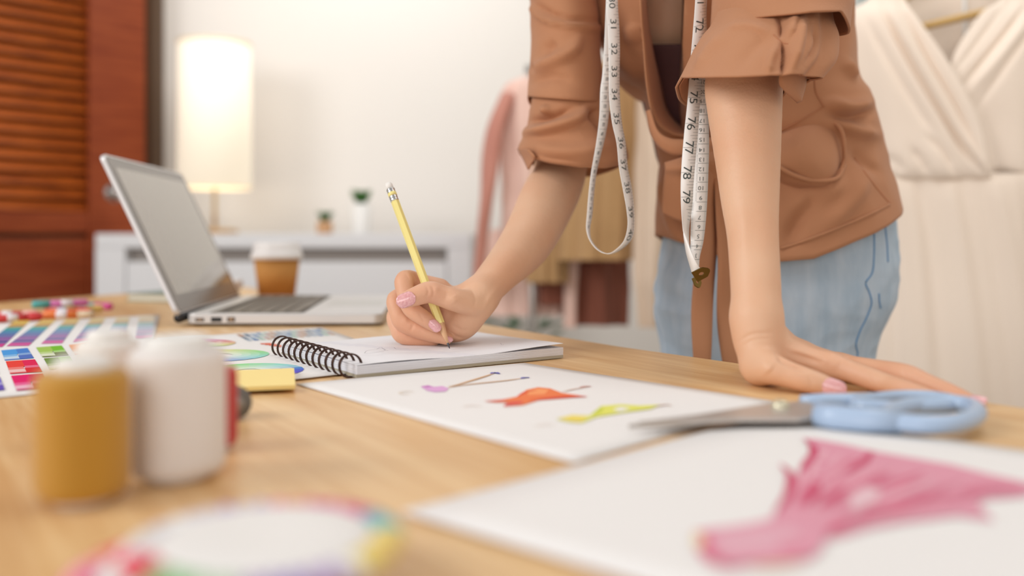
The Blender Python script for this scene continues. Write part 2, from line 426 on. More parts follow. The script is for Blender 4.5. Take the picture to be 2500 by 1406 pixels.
# ------------------------------------------------------------------ garment rack and hanging clothes behind the person
M_met = mat('rack_metal', (190, 188, 184), .3, metal=.9)
Yr = 2.25
rack = empty('garment_rack', (P(1500, 0, Yr).x, Yr, 0), 'grey metal garment rack holding pink and khaki clothes behind the person', 'clothes rack')
a = MB(); a.tube([P(1282, 168, Yr), P(1760, 168, Yr)], .010, 12); a.build('rail', M_met, rack)
for px in (1300, 1745):
    q = P(px, 168, Yr); a = MB(); a.tube([(q.x, Yr, q.z), (q.x, Yr, .03)], .009, 10); a.build('post', M_met, rack)
    a = MB(); a.tube([(q.x, Yr - .2, .02), (q.x, Yr + .2, .02)], .011, 10); a.build('foot', M_met, rack)
def cloth(name, col, col2=None): return mat(name, col, .85, spec=.2, sheen=.2, var=((col2 or tuple(int(c * .93) for c in col)), 5, (3, 1, .5)), bump=(220, .15))
def garment(name, label, cat, levels, m, nf=9, amp=.008, sleeve=None, seed=0, group=None, hang=True):
    o_l = levels[0]; top = P((o_l[0] + o_l[1]) / 2, o_l[2], o_l[3])
    t = empty(name, (top.x, top.y, P(0, levels[-1][2], o_l[3]).z), label, cat, group)
    V, Fc = loft(levels, 40, 96, lambda u, th, p: amp * (u * .8 + .2) * (math.sin(nf * th + seed + 2 * u) + .5 * math.sin(2.3 * nf * th + seed * 2)) + fold(p, amp * .6, 9, seed))
    o = mk('body', V, Fc, m, t)
    if hang:
        a = MB(); a.tube([top + Vector((0, 0, -.01)), top + Vector((0, 0, .02)), Vector((top.x + .01, Yr - .004, P(0, 168, Yr).z + .012)), Vector((top.x, Yr + .012, P(0, 168, Yr).z + .006))], .0022, 8)
        a.build('hanger_hook', M_met, t)
    if sleeve:
        a = MB(); P_ = [P(*q[:3]) for q in sleeve]; a.tube([Vector(c) for c in catmull([p[:] for p in P_], 18)], list(catmull([[q[3] * q[2] / F] for q in sleeve], 18)[:, 0]), 20, flat=.6)
        a.build('sleeve', m, t)
    return t
M_pink = cloth('dusty_pink_cloth', (240, 206, 192), (230, 190, 176)); M_pk2 = cloth('deep_pink_cloth', (206, 146, 130), (190, 128, 112))
M_kh = cloth('khaki_cloth', (190, 152, 108), (174, 136, 92)); M_rust = cloth('rust_cloth', (150, 92, 74), (132, 78, 62)); M_crm = cloth('cream_cloth', (228, 206, 184), (216, 192, 168))
garment('hanging_jacket', 'dusty pink jacket with a long sleeve, first on the left of the rack', 'jacket',
        [(1284, 1330, 186, 2.27, .02), (1232, 1380, 215, 2.27, .045), (1222, 1400, 300, 2.27, .06), (1232, 1410, 480, 2.27, .06), (1226, 1420, 640, 2.27, .06)],
        M_pink, sleeve=[(1240, 232, 2.24, 26), (1205, 330, 2.22, 30), (1190, 470, 2.21, 27), (1175, 600, 2.21, 24), (1165, 700, 2.21, 22)], seed=1)
for o in sc.objects:
    if o.name.startswith('sleeve'): o.data.materials[0] = M_pk2
garment('hanging_skirt', 'long pale pink skirt hanging low behind the writing arm', 'skirt', [(1200, 1400, 560, 2.33, .03), (1190, 1400, 640, 2.33, .04), (1185, 1400, 770, 2.33, .05)], M_pink, seed=4, hang=False)
garment('hanging_trousers', 'deep rust brown trousers hanging below the khaki shirt', 'trousers', [(1400, 1520, 420, 2.29, .03), (1395, 1530, 600, 2.29, .04), (1400, 1525, 795, 2.29, .04)], M_rust, nf=5, seed=5, hang=False)
garment('hanging_scarf', 'narrow rust cloth hanging between the pink and khaki garments', 'cloth', [(1315, 1385, 520, 2.27, .02), (1312, 1388, 620, 2.27, .02), (1315, 1385, 745, 2.27, .02)], M_rust, nf=3, amp=.004, seed=6, hang=False)
garment('hanging_shirt', 'light khaki shirt hanging in the middle of the rack', 'shirt', [(1430, 1500, 150, 2.17, .02), (1390, 1560, 185, 2.17, .04), (1378, 1585, 300, 2.17, .05), (1372, 1580, 480, 2.17, .05), (1368, 1572, 635, 2.17, .05)], M_kh, seed=7, amp=.006)
garment('hanging_shirt', 'darker khaki shirt hanging low between the pink jacket and the khaki shirt', 'shirt', [(1300, 1380, 380, 2.22, .02), (1292, 1388, 500, 2.22, .035), (1288, 1385, 690, 2.22, .035)], M_kh, seed=8, amp=.005, hang=False)
garment('hanging_coat', 'long cream coat hanging right of the khaki shirt', 'coat', [(1590, 1650, 100, 2.1, .02), (1572, 1680, 160, 2.1, .04), (1560, 1690, 300, 2.1, .05), (1556, 1680, 500, 2.1, .05), (1552, 1660, 650, 2.1, .05), (1570, 1625, 800, 2.1, .03)], M_crm, nf=5, seed=9)
garment('hanging_trousers', 'pale pink trousers hanging beside the rust trousers', 'trousers', [(1382, 1420, 560, 2.25, .02), (1378, 1412, 650, 2.25, .03), (1380, 1405, 800, 2.25, .02)], M_pink, nf=3, amp=.003, seed=10, hang=False)
# low plant glimpsed under the clothes
tp = empty('floor_plant', (P(1260, 0, 2.45).x, 2.45, 0), 'low green plant glimpsed under the pink clothes', 'plant')
a = MB(); a.lathe((P(1260, 0, 2.45).x, 2.45, 0), [(.10, 0), (.13, .38), (.12, .38), (0, .36)], 28); a.build('pot', mat('grey_pot', (150, 150, 148), .7), tp)
a = MB(); rnd = random.Random(5)
for i in range(130):
    an = rnd.uniform(0, 6.28); R_ = rnd.uniform(.05, .17); z = rnd.uniform(.42, .625); c = Vector((P(1262, 0, 2.45).x + R_ * math.cos(an), 2.45 + R_ * math.sin(an) * .6, z)); d = Vector((math.cos(an), math.sin(an), .3)).normalized() * .035; s_ = Vector((-math.sin(an), math.cos(an), 0)) * .014
    a.add([c - d, c + s_, c + d, c - s_], [(0, 1, 2, 3)]); 
for i in range(14):
    an = i * .45; a.tube([(P(1260, 0, 2.45).x, 2.45, .35), (P(1262, 0, 2.45).x + .12 * math.cos(an), 2.45 + .08 * math.sin(an), .55)], .003, 6)
solid(a.build('foliage', mat('dull_green', (74, 104, 72), .7), tp), .001)

# ------------------------------------------------------------------ cream dress on a hanger at the right
M_dress = mat('cream_crepe', (242, 226, 210), .85, spec=.15, sheen=.2, bump=(260, .12))
Yq = 1.5
dress = empty('hanging_dress', (P(2360, 0, Yq).x, Yq, .12), 'cream wrap dress with a crossed V neck hanging at the right edge', 'dress')
DRD = ridges([([(2150, 10), (2190, 90), (2270, 230), (2345, 350), (2400, 424)], 7, -.010), ([(2172, 30), (2215, 110), (2295, 250), (2365, 360), (2408, 424)], 8, .006), ([(2212, 40), (2260, 130), (2330, 250), (2390, 380)], 5, -.007), ([(2110, 40), (2160, 130), (2240, 260), (2320, 390)], 12, -.005),
    ([(2330, 424), (2300, 370), (2262, 330)], 9, -.006), ([(2270, 428), (2250, 390), (2226, 365)], 10, -.005), ([(2200, 424), (2190, 400), (2160, 385)], 12, -.004)])
DRE = ridges([([(2500, 20), (2430, 110), (2340, 222)], 6, -.009), ([(2520, 30), (2445, 130), (2356, 240)], 8, .005), ([(2560, 20), (2470, 140), (2380, 270)], 7, -.006), ([(2440, 30), (2380, 110), (2326, 180)], 5, -.004), ([(2420, 420), (2470, 425), (2530, 440)], 8, -.006)])
def lap(edge):
    def f(u, v, p):
        q = (v if edge > 0 else 1 - v)
        b = .002 * math.sin(q * 5 + 1) + (.0032 * math.sin((1 - q) * 30) * max(0, 1 - (1 - q) * 1.9) if q > .45 else 0)
        return b * .3 + (DRD if edge > 0 else DRE)(p) + fold(p, .003, 6, 3.0, (1, 1, .6)) + .004 * u * u * math.sin(v * 21)
    return f
R1 = [[(2170, -70, 1.50), (2185, -70, 1.49), (2200, -70, 1.485)], [(2118, 0, 1.50), (2165, 0, 1.48), (2209, 0, 1.475)], [(2052, 50, 1.50), (2150, 50, 1.468), (2242, 50, 1.462)], [(2040, 163, 1.50), (2190, 163, 1.455), (2320, 163, 1.448)],
      [(2045, 296, 1.50), (2220, 296, 1.45), (2386, 296, 1.442)], [(2052, 424, 1.50), (2240, 424, 1.448), (2414, 424, 1.440)], [(2058, 440, 1.52), (2240, 440, 1.475), (2416, 440, 1.47)]]
V, Fc = patch(R1, 120, 150, lap(1)); solid(mk('bodice_left', V, Fc, M_dress, dress), .0015)
R2 = [[(2462, -70, 1.49), (2520, -70, 1.49), (2620, -70, 1.50)], [(2440, 0, 1.48), (2540, 0, 1.475), (2700, 0, 1.50)], [(2388, 40, 1.472), (2540, 60, 1.465), (2720, 60, 1.50)], [(2318, 165, 1.462), (2500, 165, 1.455), (2720, 165, 1.50)],
      [(2345, 296, 1.462), (2520, 296, 1.452), (2710, 296, 1.50)], [(2385, 424, 1.458), (2530, 424, 1.450), (2690, 424, 1.50)], [(2388, 440, 1.48), (2530, 440, 1.475), (2692, 440, 1.52)]]
V, Fc = patch(R2, 120, 130, lap(-1)); solid(mk('bodice_right', V, Fc, M_dress, dress), .0015)
RB = [[(2165, -70, 1.52), (2330, -20, 1.57), (2620, -70, 1.52)], [(2140, 6, 1.53), (2300, 12, 1.57), (2640, 6, 1.53)], [(2060, 200, 1.54), (2330, 200, 1.57), (2700, 200, 1.54)], [(2060, 434, 1.54), (2330, 434, 1.58), (2700, 434, 1.54)]]
V, Fc = patch(RB, 30, 40, lambda u, v, p: fold(p, .004, 8, 1)); solid(mk('back_panel', V, Fc, M_dress, dress), .0015)
V, Fc = loft([(2050, 2694, 424, 1.50, .052), (2054, 2700, 470, 1.50, .062), (2060, 2720, 640, 1.50, .080), (2040, 2760, 985, 1.50, .12), (2020, 2780, 1400, 1.50, .13), (2000, 2800, 1640, 1.50, .13)], 70, 220,
             lambda u, th, p: .0045 * min(1, u * 4 + .1) * (math.sin(17 * th + 1.5 * math.sin(2 * u)) + .35 * math.sin(41 * th + 2 * u)) + fold(p, .006, 5, 2, (1, 1, .3)))
solid(mk('skirt', V, Fc, M_dress, dress), .0015)
a = MB(); a.tube([P(2352, -90, 1.563), P(2356, 60, 1.56), P(2360, 200, 1.56)], .003, 8); tag(a.build('zip', mat('white_zip', (240, 240, 238), .5), dress), 'white zip inside the back')
a = MB(); a.tube([P(2180, 82, 1.50), P(2251, 66, 1.50), P(2386, 34, 1.50), P(2460, 16, 1.50)], .0065, 12)
hg = empty('clothes_hanger', P(2320, 60, 1.50), 'gold wooden clothes hanger inside the neck of the cream dress', 'hanger')
a.build('bar', mat('gold_wood', (204, 166, 102), .45), hg)
a = MB(); a.tube([P(2320, -70, 1.51), P(2320, -120, 1.51), P(2330, -150, 1.51)], .002, 8); a.build('hook', M_met, hg)
a = MB(); a.tube([P(2180, 82, 1.50), P(2170, 20, 1.505), P(2320, -70, 1.51), P(2560, 10, 1.505), P(2460, 16, 1.50)], .006, 10); a.build('shoulder_bar', MATS['gold_wood'], hg)

# ------------------------------------------------------------------ the table
def wood():
    m = bpy.data.materials.new('oak_veneer'); m.use_nodes = True; nt = m.node_tree; b = nt.nodes['Principled BSDF']
    tc = nt.nodes.new('ShaderNodeTexCoord'); mp = nt.nodes.new('ShaderNodeMapping'); mp.inputs['Rotation'].default_value = (0, 0, math.radians(56))
    mp.inputs['Scale'].default_value = (1, 1, 1); nt.links.new(tc.outputs['Object'], mp.inputs[0])
    m2 = nt.nodes.new('ShaderNodeMapping'); m2.inputs['Scale'].default_value = (2.2, 34, 8); nt.links.new(mp.outputs[0], m2.inputs[0])
    n1 = nt.nodes.new('ShaderNodeTexNoise'); n1.inputs['Scale'].default_value = 1.6; n1.inputs['Detail'].default_value = 7; n1.inputs['Distortion'].default_value = .7; nt.links.new(m2.outputs[0], n1.inputs['Vector'])
    m3 = nt.nodes.new('ShaderNodeMapping'); m3.inputs['Scale'].default_value = (9, 260, 20); nt.links.new(mp.outputs[0], m3.inputs[0])
    n2 = nt.nodes.new('ShaderNodeTexNoise'); n2.inputs['Scale'].default_value = 1.5; n2.inputs['Detail'].default_value = 3; nt.links.new(m3.outputs[0], n2.inputs['Vector'])
    r = nt.nodes.new('ShaderNodeValToRGB'); e = r.color_ramp.elements; e[0].position = .30; e[0].color = (*lin((206, 154, 94)), 1); e[1].position = .72; e[1].color = (*lin((240, 206, 156)), 1)
    mx = nt.nodes.new('ShaderNodeMath'); mx.operation = 'MULTIPLY_ADD'; mx.inputs[1].default_value = .45; nt.links.new(n2.outputs['Fac'], mx.inputs[0])
    m4 = nt.nodes.new('ShaderNodeMath'); m4.operation = 'MULTIPLY'; m4.inputs[1].default_value = .60; nt.links.new(n1.outputs['Fac'], m4.inputs[0]); nt.links.new(m4.outputs[0], mx.inputs[2])
    nt.links.new(mx.outputs[0], r.inputs[0]); nt.links.new(r.outputs[0], b.inputs['Base Color'])
    b.inputs['Roughness'].default_value = .38; b.inputs['Specular IOR Level'].default_value = .4
    bp = nt.nodes.new('ShaderNodeBump'); bp.inputs['Strength'].default_value = .08; bp.inputs['Distance'].default_value = .001; nt.links.new(n2.outputs['Fac'], bp.inputs['Height']); nt.links.new(bp.outputs[0], b.inputs['Normal'])
    return m
M_wood = wood()
table = empty('work_table', (-.2, .7, 0), 'large light oak work table under the papers and laptop', 'table')
TP = [(-.575, 1.888), (-.0342, 1.074), (.105, .852), (.184, .747), (.3047, .563), (.82, -.20), (.2, -.62), (-1.32, .34)]
V = [(x, y, TABZ) for x, y in TP] + [(x, y, TABZ - .032) for x, y in TP]; n = len(TP)
solid(mk('tabletop', V, [tuple(range(n))[::-1], tuple(range(n, 2 * n))] + [(i, (i + 1) % n, n + (i + 1) % n, n + i) for i in range(n)], M_wood, table, smooth=False), 0, bev=.003)
bpy.context.view_layer.update()
for x, y in ((-.56, 1.72), (.55, -.08), (.18, -.45), (-1.16, .42)):
    V, Fc = boxv((x, y, (TABZ - .032) / 2), (.06, .06, TABZ - .034)); mk('leg', V, Fc, M_wood, table, smooth=False)
# ------------------------------------------------------------------ papers and prints
M_paper = mat('white_paper', (240, 237, 235), .75, spec=.2)
M_print = mat('ink', (255, 255, 255), .7, spec=.15, attr=True)
def sheet(name, label, cat, corners, h, wave=.0004, n=16, m=M_paper, group=None, th=.0003):
    """corners: world xy of FL, FR, NR, NL"""
    c = [Vector((x, y, 0)) for x, y in corners]; V = []
    for i in range(n):
        for j in range(n):
            u, v = j / (n - 1), i / (n - 1); p = c[0].lerp(c[1], u).lerp(c[3].lerp(c[2], u), v)
            V.append((p.x, p.y, TABZ + h + wave * (1 + noise.noise(p * 9 + Vector((h * 900, 0, 0)))) * .5))
    o = mk(name, V, grid_faces(n, n), m); solid(o, th, off=-1); return tag(o, label, cat, group)
gxy = lambda x, y, h=0: (G(x, y, h).x, G(x, y, h).y)
class Ink:
    def __init__(s, h): s.V = []; s.F = []; s.C = []; s.h = h; s.k = 0
    def poly(s, pts, col, world=False):
        s.k += 1; z = TABZ + s.h + s.k * .000004; n = len(s.V)
        for p in pts:
            q = p if world else gxy(p[0], p[1], s.h); s.V.append((q[0], q[1], z))
        f = list(range(n, n + len(pts)))
        a = sum(s.V[f[i]][0] * s.V[f[(i + 1) % len(f)]][1] - s.V[f[(i + 1) % len(f)]][0] * s.V[f[i]][1] for i in range(len(f)))
        s.F.append(tuple(f if a > 0 else f[::-1])); s.C.append(col)
    def stroke(s, pts, wd, col, n=14, taper=True):
        q = catmull([gxy(x, y, s.h) for x, y in pts], n)
        for i in range(n - 1):
            t = Vector(q[i + 1] - q[i]).normalized(); nn = Vector((-t.y, t.x))
            w0 = wd * (.5 if not taper else .5 * math.sin(math.pi * (i + .35) / n) + .08); w1 = wd * (.5 if not taper else .5 * math.sin(math.pi * (i + 1.35) / n) + .08)
            a, b = Vector(q[i]), Vector(q[i + 1])
            s.poly([a + nn * w0, a - nn * w0, b - nn * w1, b + nn * w1], col, True); s.k -= 1
        s.k += 1
    def build(s, name, parent, label=None):
        o = mk(name, s.V, s.F, M_print, parent, smooth=False, cols=s.C)
        if label: o['label'] = label
        return o
mixc = lambda a, b, t: tuple(a[i] * (1 - t) + b[i] * t for i in range(3))
WHT = (238, 236, 234)
# colour chart sheet at the left
sw = sheet('color_chart', 'printed sheet of colour swatches in slanted columns lying at the left', 'paper', [gxy(-170, 800), gxy(390, 770), gxy(352, 938), gxy(-70, 980)], .0006, .0003)
ink = Ink(.0014)
top = [(36, 75), (100, 136), (161, 195), (223, 257), (285, 317), (340, 377)]; bot = [(-45, 5), (15, 70), (100, 151), (178, 222), (255, 300), (330, 372)]
yt = [783, 782, 780, 778, 776, 774]; yb = [848, 845, 839, 835, 831, 827]
ramp = [(232, 196, 96), (196, 150, 84), (64, 160, 158), (70, 130, 176), (98, 108, 168), (140, 90, 160), (104, 84, 150), (206, 58, 140)]
for k in range(6):
    for q in range(16):
        u0, u1 = q / 16, (q + .94) / 16; c = ramp[min(7, q // 2)]; c = mixc(c, WHT, .02 + .13 * k + (.12 if q % 2 else 0))
        e = lambda a, b, u: a + (b - a) * u
        ink.poly([(e(top[k][0], bot[k][0], u0), e(yt[k], yb[k], u0)), (e(top[k][1], bot[k][1], u0), e(yt[k], yb[k], u0) - 1), (e(top[k][1], bot[k][1], u1), e(yt[k], yb[k], u1) - 1), (e(top[k][0], bot[k][0], u1), e(yt[k], yb[k], u1))], c); ink.k -= 1
def cell(a, b, c, d, cols):
    """a b far corners, c d near corners; cols: main, dark, light"""
    L = lambda u, v: tuple((np.array(a) * (1 - u) + np.array(b) * u) * (1 - v) + (np.array(d) * (1 - u) + np.array(c) * u) * v)
    R = lambda u0, u1, v0, v1, col: ink.poly([L(u0, v0), L(u1, v0), L(u1, v1), L(u0, v1)], col)
    R(0, .55, 0, .5, cols[0]); R(.55, 1, 0, .45, cols[1]); R(.55, 1, .45, .62, mixc(cols[1], WHT, .4)); R(0, .5, .5, .68, mixc(cols[0], WHT, .35)); R(0, .52, .68, .9, mixc(cols[0], WHT, .75)); R(.52, 1, .62, 1, cols[2]); R(0, .52, .9, 1, mixc(cols[2], WHT, .2))
cell((3, 855), (67, 849), (83, 874), (12, 880), ((76, 156, 224), (70, 128, 206), (80, 112, 190)))
cell((14, 882), (85, 877), (103, 907), (25, 913), ((232, 66, 56), (222, 30, 84), (214, 40, 48)))
cell((27, 917), (104, 911), (122, 946), (41, 954), ((224, 20, 104), (206, 20, 86), (184, 24, 84)))
cell((88, 848), (150, 843), (168, 868), (104, 872), ((164, 198, 92), (120, 190, 48), (110, 120, 60)))
cell((107, 875), (170, 870), (188, 896), (122, 902), ((112, 142, 58), (140, 190, 80), (186, 196, 120)))
cell((168, 842), (232, 837), (250, 862), (184, 867), ((238, 178, 140), (232, 150, 110), (220, 120, 90)))
cell((188, 870), (254, 864), (272, 890), (204, 896), ((240, 200, 120), (232, 180, 90), (220, 160, 80)))
cell((-70, 925), (-1, 919), (12, 952), (-58, 960), ((140, 120, 210), (120, 110, 200), (100, 80, 180)))
cell((-84, 890), (-10, 884), (-3, 914), (-74, 920), ((120, 110, 210), (90, 90, 200), (80, 80, 190)))
ink.build('swatches', sw, 'rows of coloured swatches')
# colour wheel sheet
cw = sheet('color_wheel_chart', 'printed sheet with pastel colour wheels half under the spiral notebook', 'paper', [gxy(384, 832), gxy(785, 803), (-.068, .724), (-.205, .606)], .0014, .0003)
ink = Ink(.0022)
import colorsys
def wheel(cx_, cy_, r, ph, strong):
    c = G(cx_, cy_, .0022)
    for k in range(24):
        a0, a1 = k * math.pi / 12, (k + 1) * math.pi / 12; hue = (ph - k / 24) % 1
        for q in range(4):
            r0, r1 = r * (.25 + q * .19), r * (.25 + (q + 1) * .19); base_ = [255 * v for v in colorsys.hsv_to_rgb(hue, .62, .80)]
            s_ = (q + 1) / 7.5
            if strong[0] < hue < strong[1]: s_ = .95 if q % 2 else .3
            ink.poly([(c.x + rr * math.cos(a), c.y + rr * math.sin(a)) for rr, a in ((r0, a0), (r1, a0), (r1, a1), (r0, a1))], mixc((242, 240, 232), base_, s_), True); ink.k -= 1
wheel(484, 839, .034, .10, (.84, .99)); wheel(539, 867, .040, .43, (2, 3)); wheel(606, 905, .041, .64, (.56, .70))
cols = [(196, 150, 110), (180, 110, 70), (110, 130, 150), (80, 110, 140), (170, 190, 210), (120, 160, 200), (70, 120, 180), (150, 190, 180), (170, 210, 190), (200, 160, 160)]
rnd = random.Random(3); a0, a1 = Vector(gxy(572, 820)), Vector(gxy(780, 806)); dn = Vector((.054, -.107)).normalized()
for i in range(14):
    for j in range(5):
        t = a0.lerp(a1, (i + .1) / 14) + dn * (.006 + j * .014); t1 = a0.lerp(a1, (i + .82) / 14) + dn * (.006 + j * .014)
        ink.poly([t, t1, t1 + dn * .010, t + dn * .010], mixc(cols[(i * 2 + j) % 10], WHT, rnd.uniform(.05, .5)), True); ink.k -= 1
for i in range(6):
    ink.poly([(635 + i * 10, 838 + i * 1.6), (660 + i * 10, 837 + i * 1.6), (664 + i * 10, 839.5 + i * 1.6), (638 + i * 10, 840.5 + i * 1.6)], mixc((226, 96, 66), WHT, .1 * i))
ink.build('wheels', cw, 'pastel colour wheels and swatches')
# fashion sketch sheet
sk = sheet('sketch_sheet', 'white sheet with small purple, orange and yellow fashion figures in the middle of the table', 'paper', [gxy(1280, 888), gxy(1905, 985), gxy(1400, 1135), gxy(723, 940)], .0004, .0005)
ink = Ink(.0014)
ink.poly([(1027, 943), (1045, 940), (1060, 944), (1080, 942), (1096, 948), (1088, 955), (1062, 957), (1042, 953)], (228, 176, 222)); ink.poly([(1027, 943), (1045, 940), (1058, 944), (1042, 947)], (206, 140, 200))
for pts in ([(1094, 944), (1120, 938), (1150, 929), (1185, 918), (1205, 911)], [(1094, 946), (1130, 940), (1185, 934), (1240, 928), (1280, 922)]): ink.stroke(pts, .0028, (232, 196, 160)); ink.stroke(pts, .0008, (176, 122, 84))
ink.stroke([(1198, 912), (1208, 909), (1220, 912)], .004, (110, 108, 190)); ink.stroke([(1272, 924), (1282, 921), (1292, 922)], .004, (120, 118, 190))
ink.stroke([(972, 958), (990, 955), (1012, 956)], .0012, (226, 206, 180)); ink.stroke([(972, 958), (985, 962), (1005, 961)], .001, (226, 206, 180))
OR = [(1182, 979), (1228, 975), (1262, 968), (1286, 951), (1314, 945), (1343, 948), (1372, 959), (1434, 968), (1391, 971), (1314, 977), (1276, 989), (1230, 992), (1247, 982), (1209, 982)]
ink.poly(OR, (240, 132, 84)); ink.poly([(1286, 953), (1314, 948), (1340, 951), (1330, 962), (1290, 964)], (250, 164, 110)); ink.stroke([(1290, 977), (1350, 971), (1395, 968), (1432, 968)], .006, (226, 84, 70)); ink.stroke([(1186, 979), (1215, 978), (1238, 975)], .004, (226, 90, 80)); ink.stroke([(1232, 991), (1256, 984), (1275, 980)], .007, (226, 96, 92)); ink.stroke([(1262, 969), (1285, 957), (1310, 953)], .003, (232, 100, 70))
ink.stroke([(1372, 957), (1400, 950), (1440, 944)], .0016, (214, 178, 160)); ink.stroke([(1414, 946), (1430, 943), (1444, 943)], .003, (206, 150, 140)); ink.stroke([(1128, 994), (1150, 990), (1178, 992)], .001, (220, 196, 180))
YE = [(1358, 1023), (1396, 1013), (1439, 1015), (1468, 991), (1516, 987), (1560, 990), (1612, 988), (1588, 998), (1516, 1008), (1455, 1018), (1420, 1032), (1391, 1030)]
ink.poly(YE, (230, 230, 112)); ink.poly([(1495, 1000), (1515, 993), (1540, 997), (1515, 1005)], WHT); ink.poly([(1362, 1022), (1396, 1014), (1436, 1017), (1415, 1031), (1391, 1028)], (242, 220, 110)); ink.stroke([(1470, 994), (1462, 1004), (1444, 1015)], .003, (206, 214, 80))
ink.stroke([(1600, 992), (1625, 988), (1640, 990)], .002, (206, 170, 150)); ink.stroke([(1300, 1040), (1330, 1036), (1358, 1036)], .001, (226, 206, 190))
ink.build('drawing', sk, 'small fashion figures in purple, orange and yellow')
# big sheet in the foreground
Lc = Vector((-.0415, .336)); Tc = Vector((.147, .5165)); d2 = Vector((.755, -.655))
bs = sheet('sketch_sheet', 'large white sheet with a big pink gown drawing in the foreground', 'paper', [tuple(Tc), tuple(Tc + d2 * .46), tuple(Lc + d2 * .46), tuple(Lc)], .0016, .0006)
ink = Ink(.0028)
LP, MP, DP = (226, 150, 172), (214, 118, 142), (208, 84, 116)
SKR = [(1884, 1262), (1905, 1232), (1924, 1202), (1929, 1175), (1918, 1150), (1902, 1131), (1930, 1148), (1945, 1162), (1956, 1148), (1974, 1130), (1983, 1104), (1975, 1084), (1958, 1070), (1992, 1072), (2060, 1084), (2133, 1101), (2220, 1116), (2320, 1133), (2420, 1158), (2500, 1176), (2560, 1184), (2500, 1212), (2413, 1218), (2385, 1230), (2428, 1270), (2338, 1258), (2212, 1274), (2120, 1290), (2068, 1306), (2016, 1318)]
ink.poly(SKR, (226, 158, 176))
rnd = random.Random(11)
for i in range(64):
    t = i / 63; hx = 1990 + t * 460 + rnd.uniform(-14, 14); hy = 1076 + t * 112 + rnd.uniform(0, 14); wx = 1925 + t * 130 + rnd.uniform(-12, 12); wy = 1245 + t * 50
    s0, s1 = sorted((rnd.uniform(0, .65), rnd.uniform(.35, 1))); E = lambda u: (wx + (hx - wx) * u, wy + (hy - wy) * u - 26 * math.sin(math.pi * u) * (1 - t))
    ink.stroke([E(s0), E((s0 + s1) / 2), E(s1)], rnd.uniform(.0012, .0034), mixc(mixc(DP, MP, .45), (236, 186, 198), rnd.random()), 9)
for pts in ([(1966, 1074), (1984, 1090), (1984, 1112), (1960, 1150)], [(1906, 1134), (1930, 1160), (1926, 1205), (1895, 1250)], [(2130, 1102), (2110, 1125), (2070, 1155)], [(1998, 1178), (1990, 1205), (1965, 1235)], [(2068, 1190), (2035, 1212), (2000, 1240)], [(2020, 1304), (2045, 1290), (2070, 1275)]):
    ink.stroke(pts, .0034, DP)
ink.poly([(2070, 1215), (2110, 1190), (2150, 1195), (2140, 1225), (2085, 1250)], (232, 196, 204)); ink.stroke([(2110, 1262), (2140, 1245), (2165, 1238)], .006, MP)
ink.stroke([(2350, 1200), (2420, 1192), (2500, 1190)], .010, (220, 134, 156)); ink.stroke([(2260, 1230), (2330, 1215), (2400, 1205)], .007, (220, 134, 156))
BOD = [(1708, 1300), (1730, 1292), (1773, 1288), (1830, 1280), (1874, 1270), (1913, 1258), (1989, 1264), (2018, 1300), (2006, 1344), (1978, 1364), (1888, 1371), (1830, 1377), (1780, 1383), (1744, 1373), (1718, 1343)]
ink.poly(BOD, (226, 160, 178)); ink.poly([(1745, 1306), (1850, 1290), (1940, 1290), (1960, 1320), (1900, 1345), (1790, 1358), (1752, 1340)], (228, 176, 190)); ink.poly([(1900, 1326), (1950, 1318), (1975, 1336), (1940, 1352), (1900, 1346)], (224, 148, 168))
ink.stroke([(1712, 1298), (1714, 1325), (1730, 1356), (1762, 1378), (1800, 1380)], .005, (222, 116, 142), taper=False); ink.stroke([(1762, 1379), (1850, 1374), (1940, 1368), (1990, 1356)], .003, (222, 130, 150))
ink.stroke([(1700, 1300), (1706, 1320), (1702, 1340)], .003, (240, 222, 178)); ink.stroke([(1830, 1385), (1890, 1382), (1960, 1376)], .002, (240, 214, 178))
ink.build('drawing', bs, 'pink gown painted with darker streaks')

# ------------------------------------------------------------------ sticky notes
c = [G(538, 915, .003), G(718, 908, .003), G(721, 949, .003), G(541, 956, .003)]
Vb = [Vector((p.x, p.y, TABZ + .0028)) for p in c] + [Vector((p.x, p.y, TABZ + .006 if i < 2 else TABZ + .0055)) for i, p in enumerate(c)]
o = mk('sticky_notes', Vb, [(0, 1, 2, 3), (4, 7, 6, 5), (0, 4, 5, 1), (1, 5, 6, 2), (2, 6, 7, 3), (3, 7, 4, 0)], mat('yellow_note', (252, 228, 150), .7), smooth=False)
tag(o, 'pale yellow sticky note pad lying beside the colour wheel sheet', 'sticky notes')

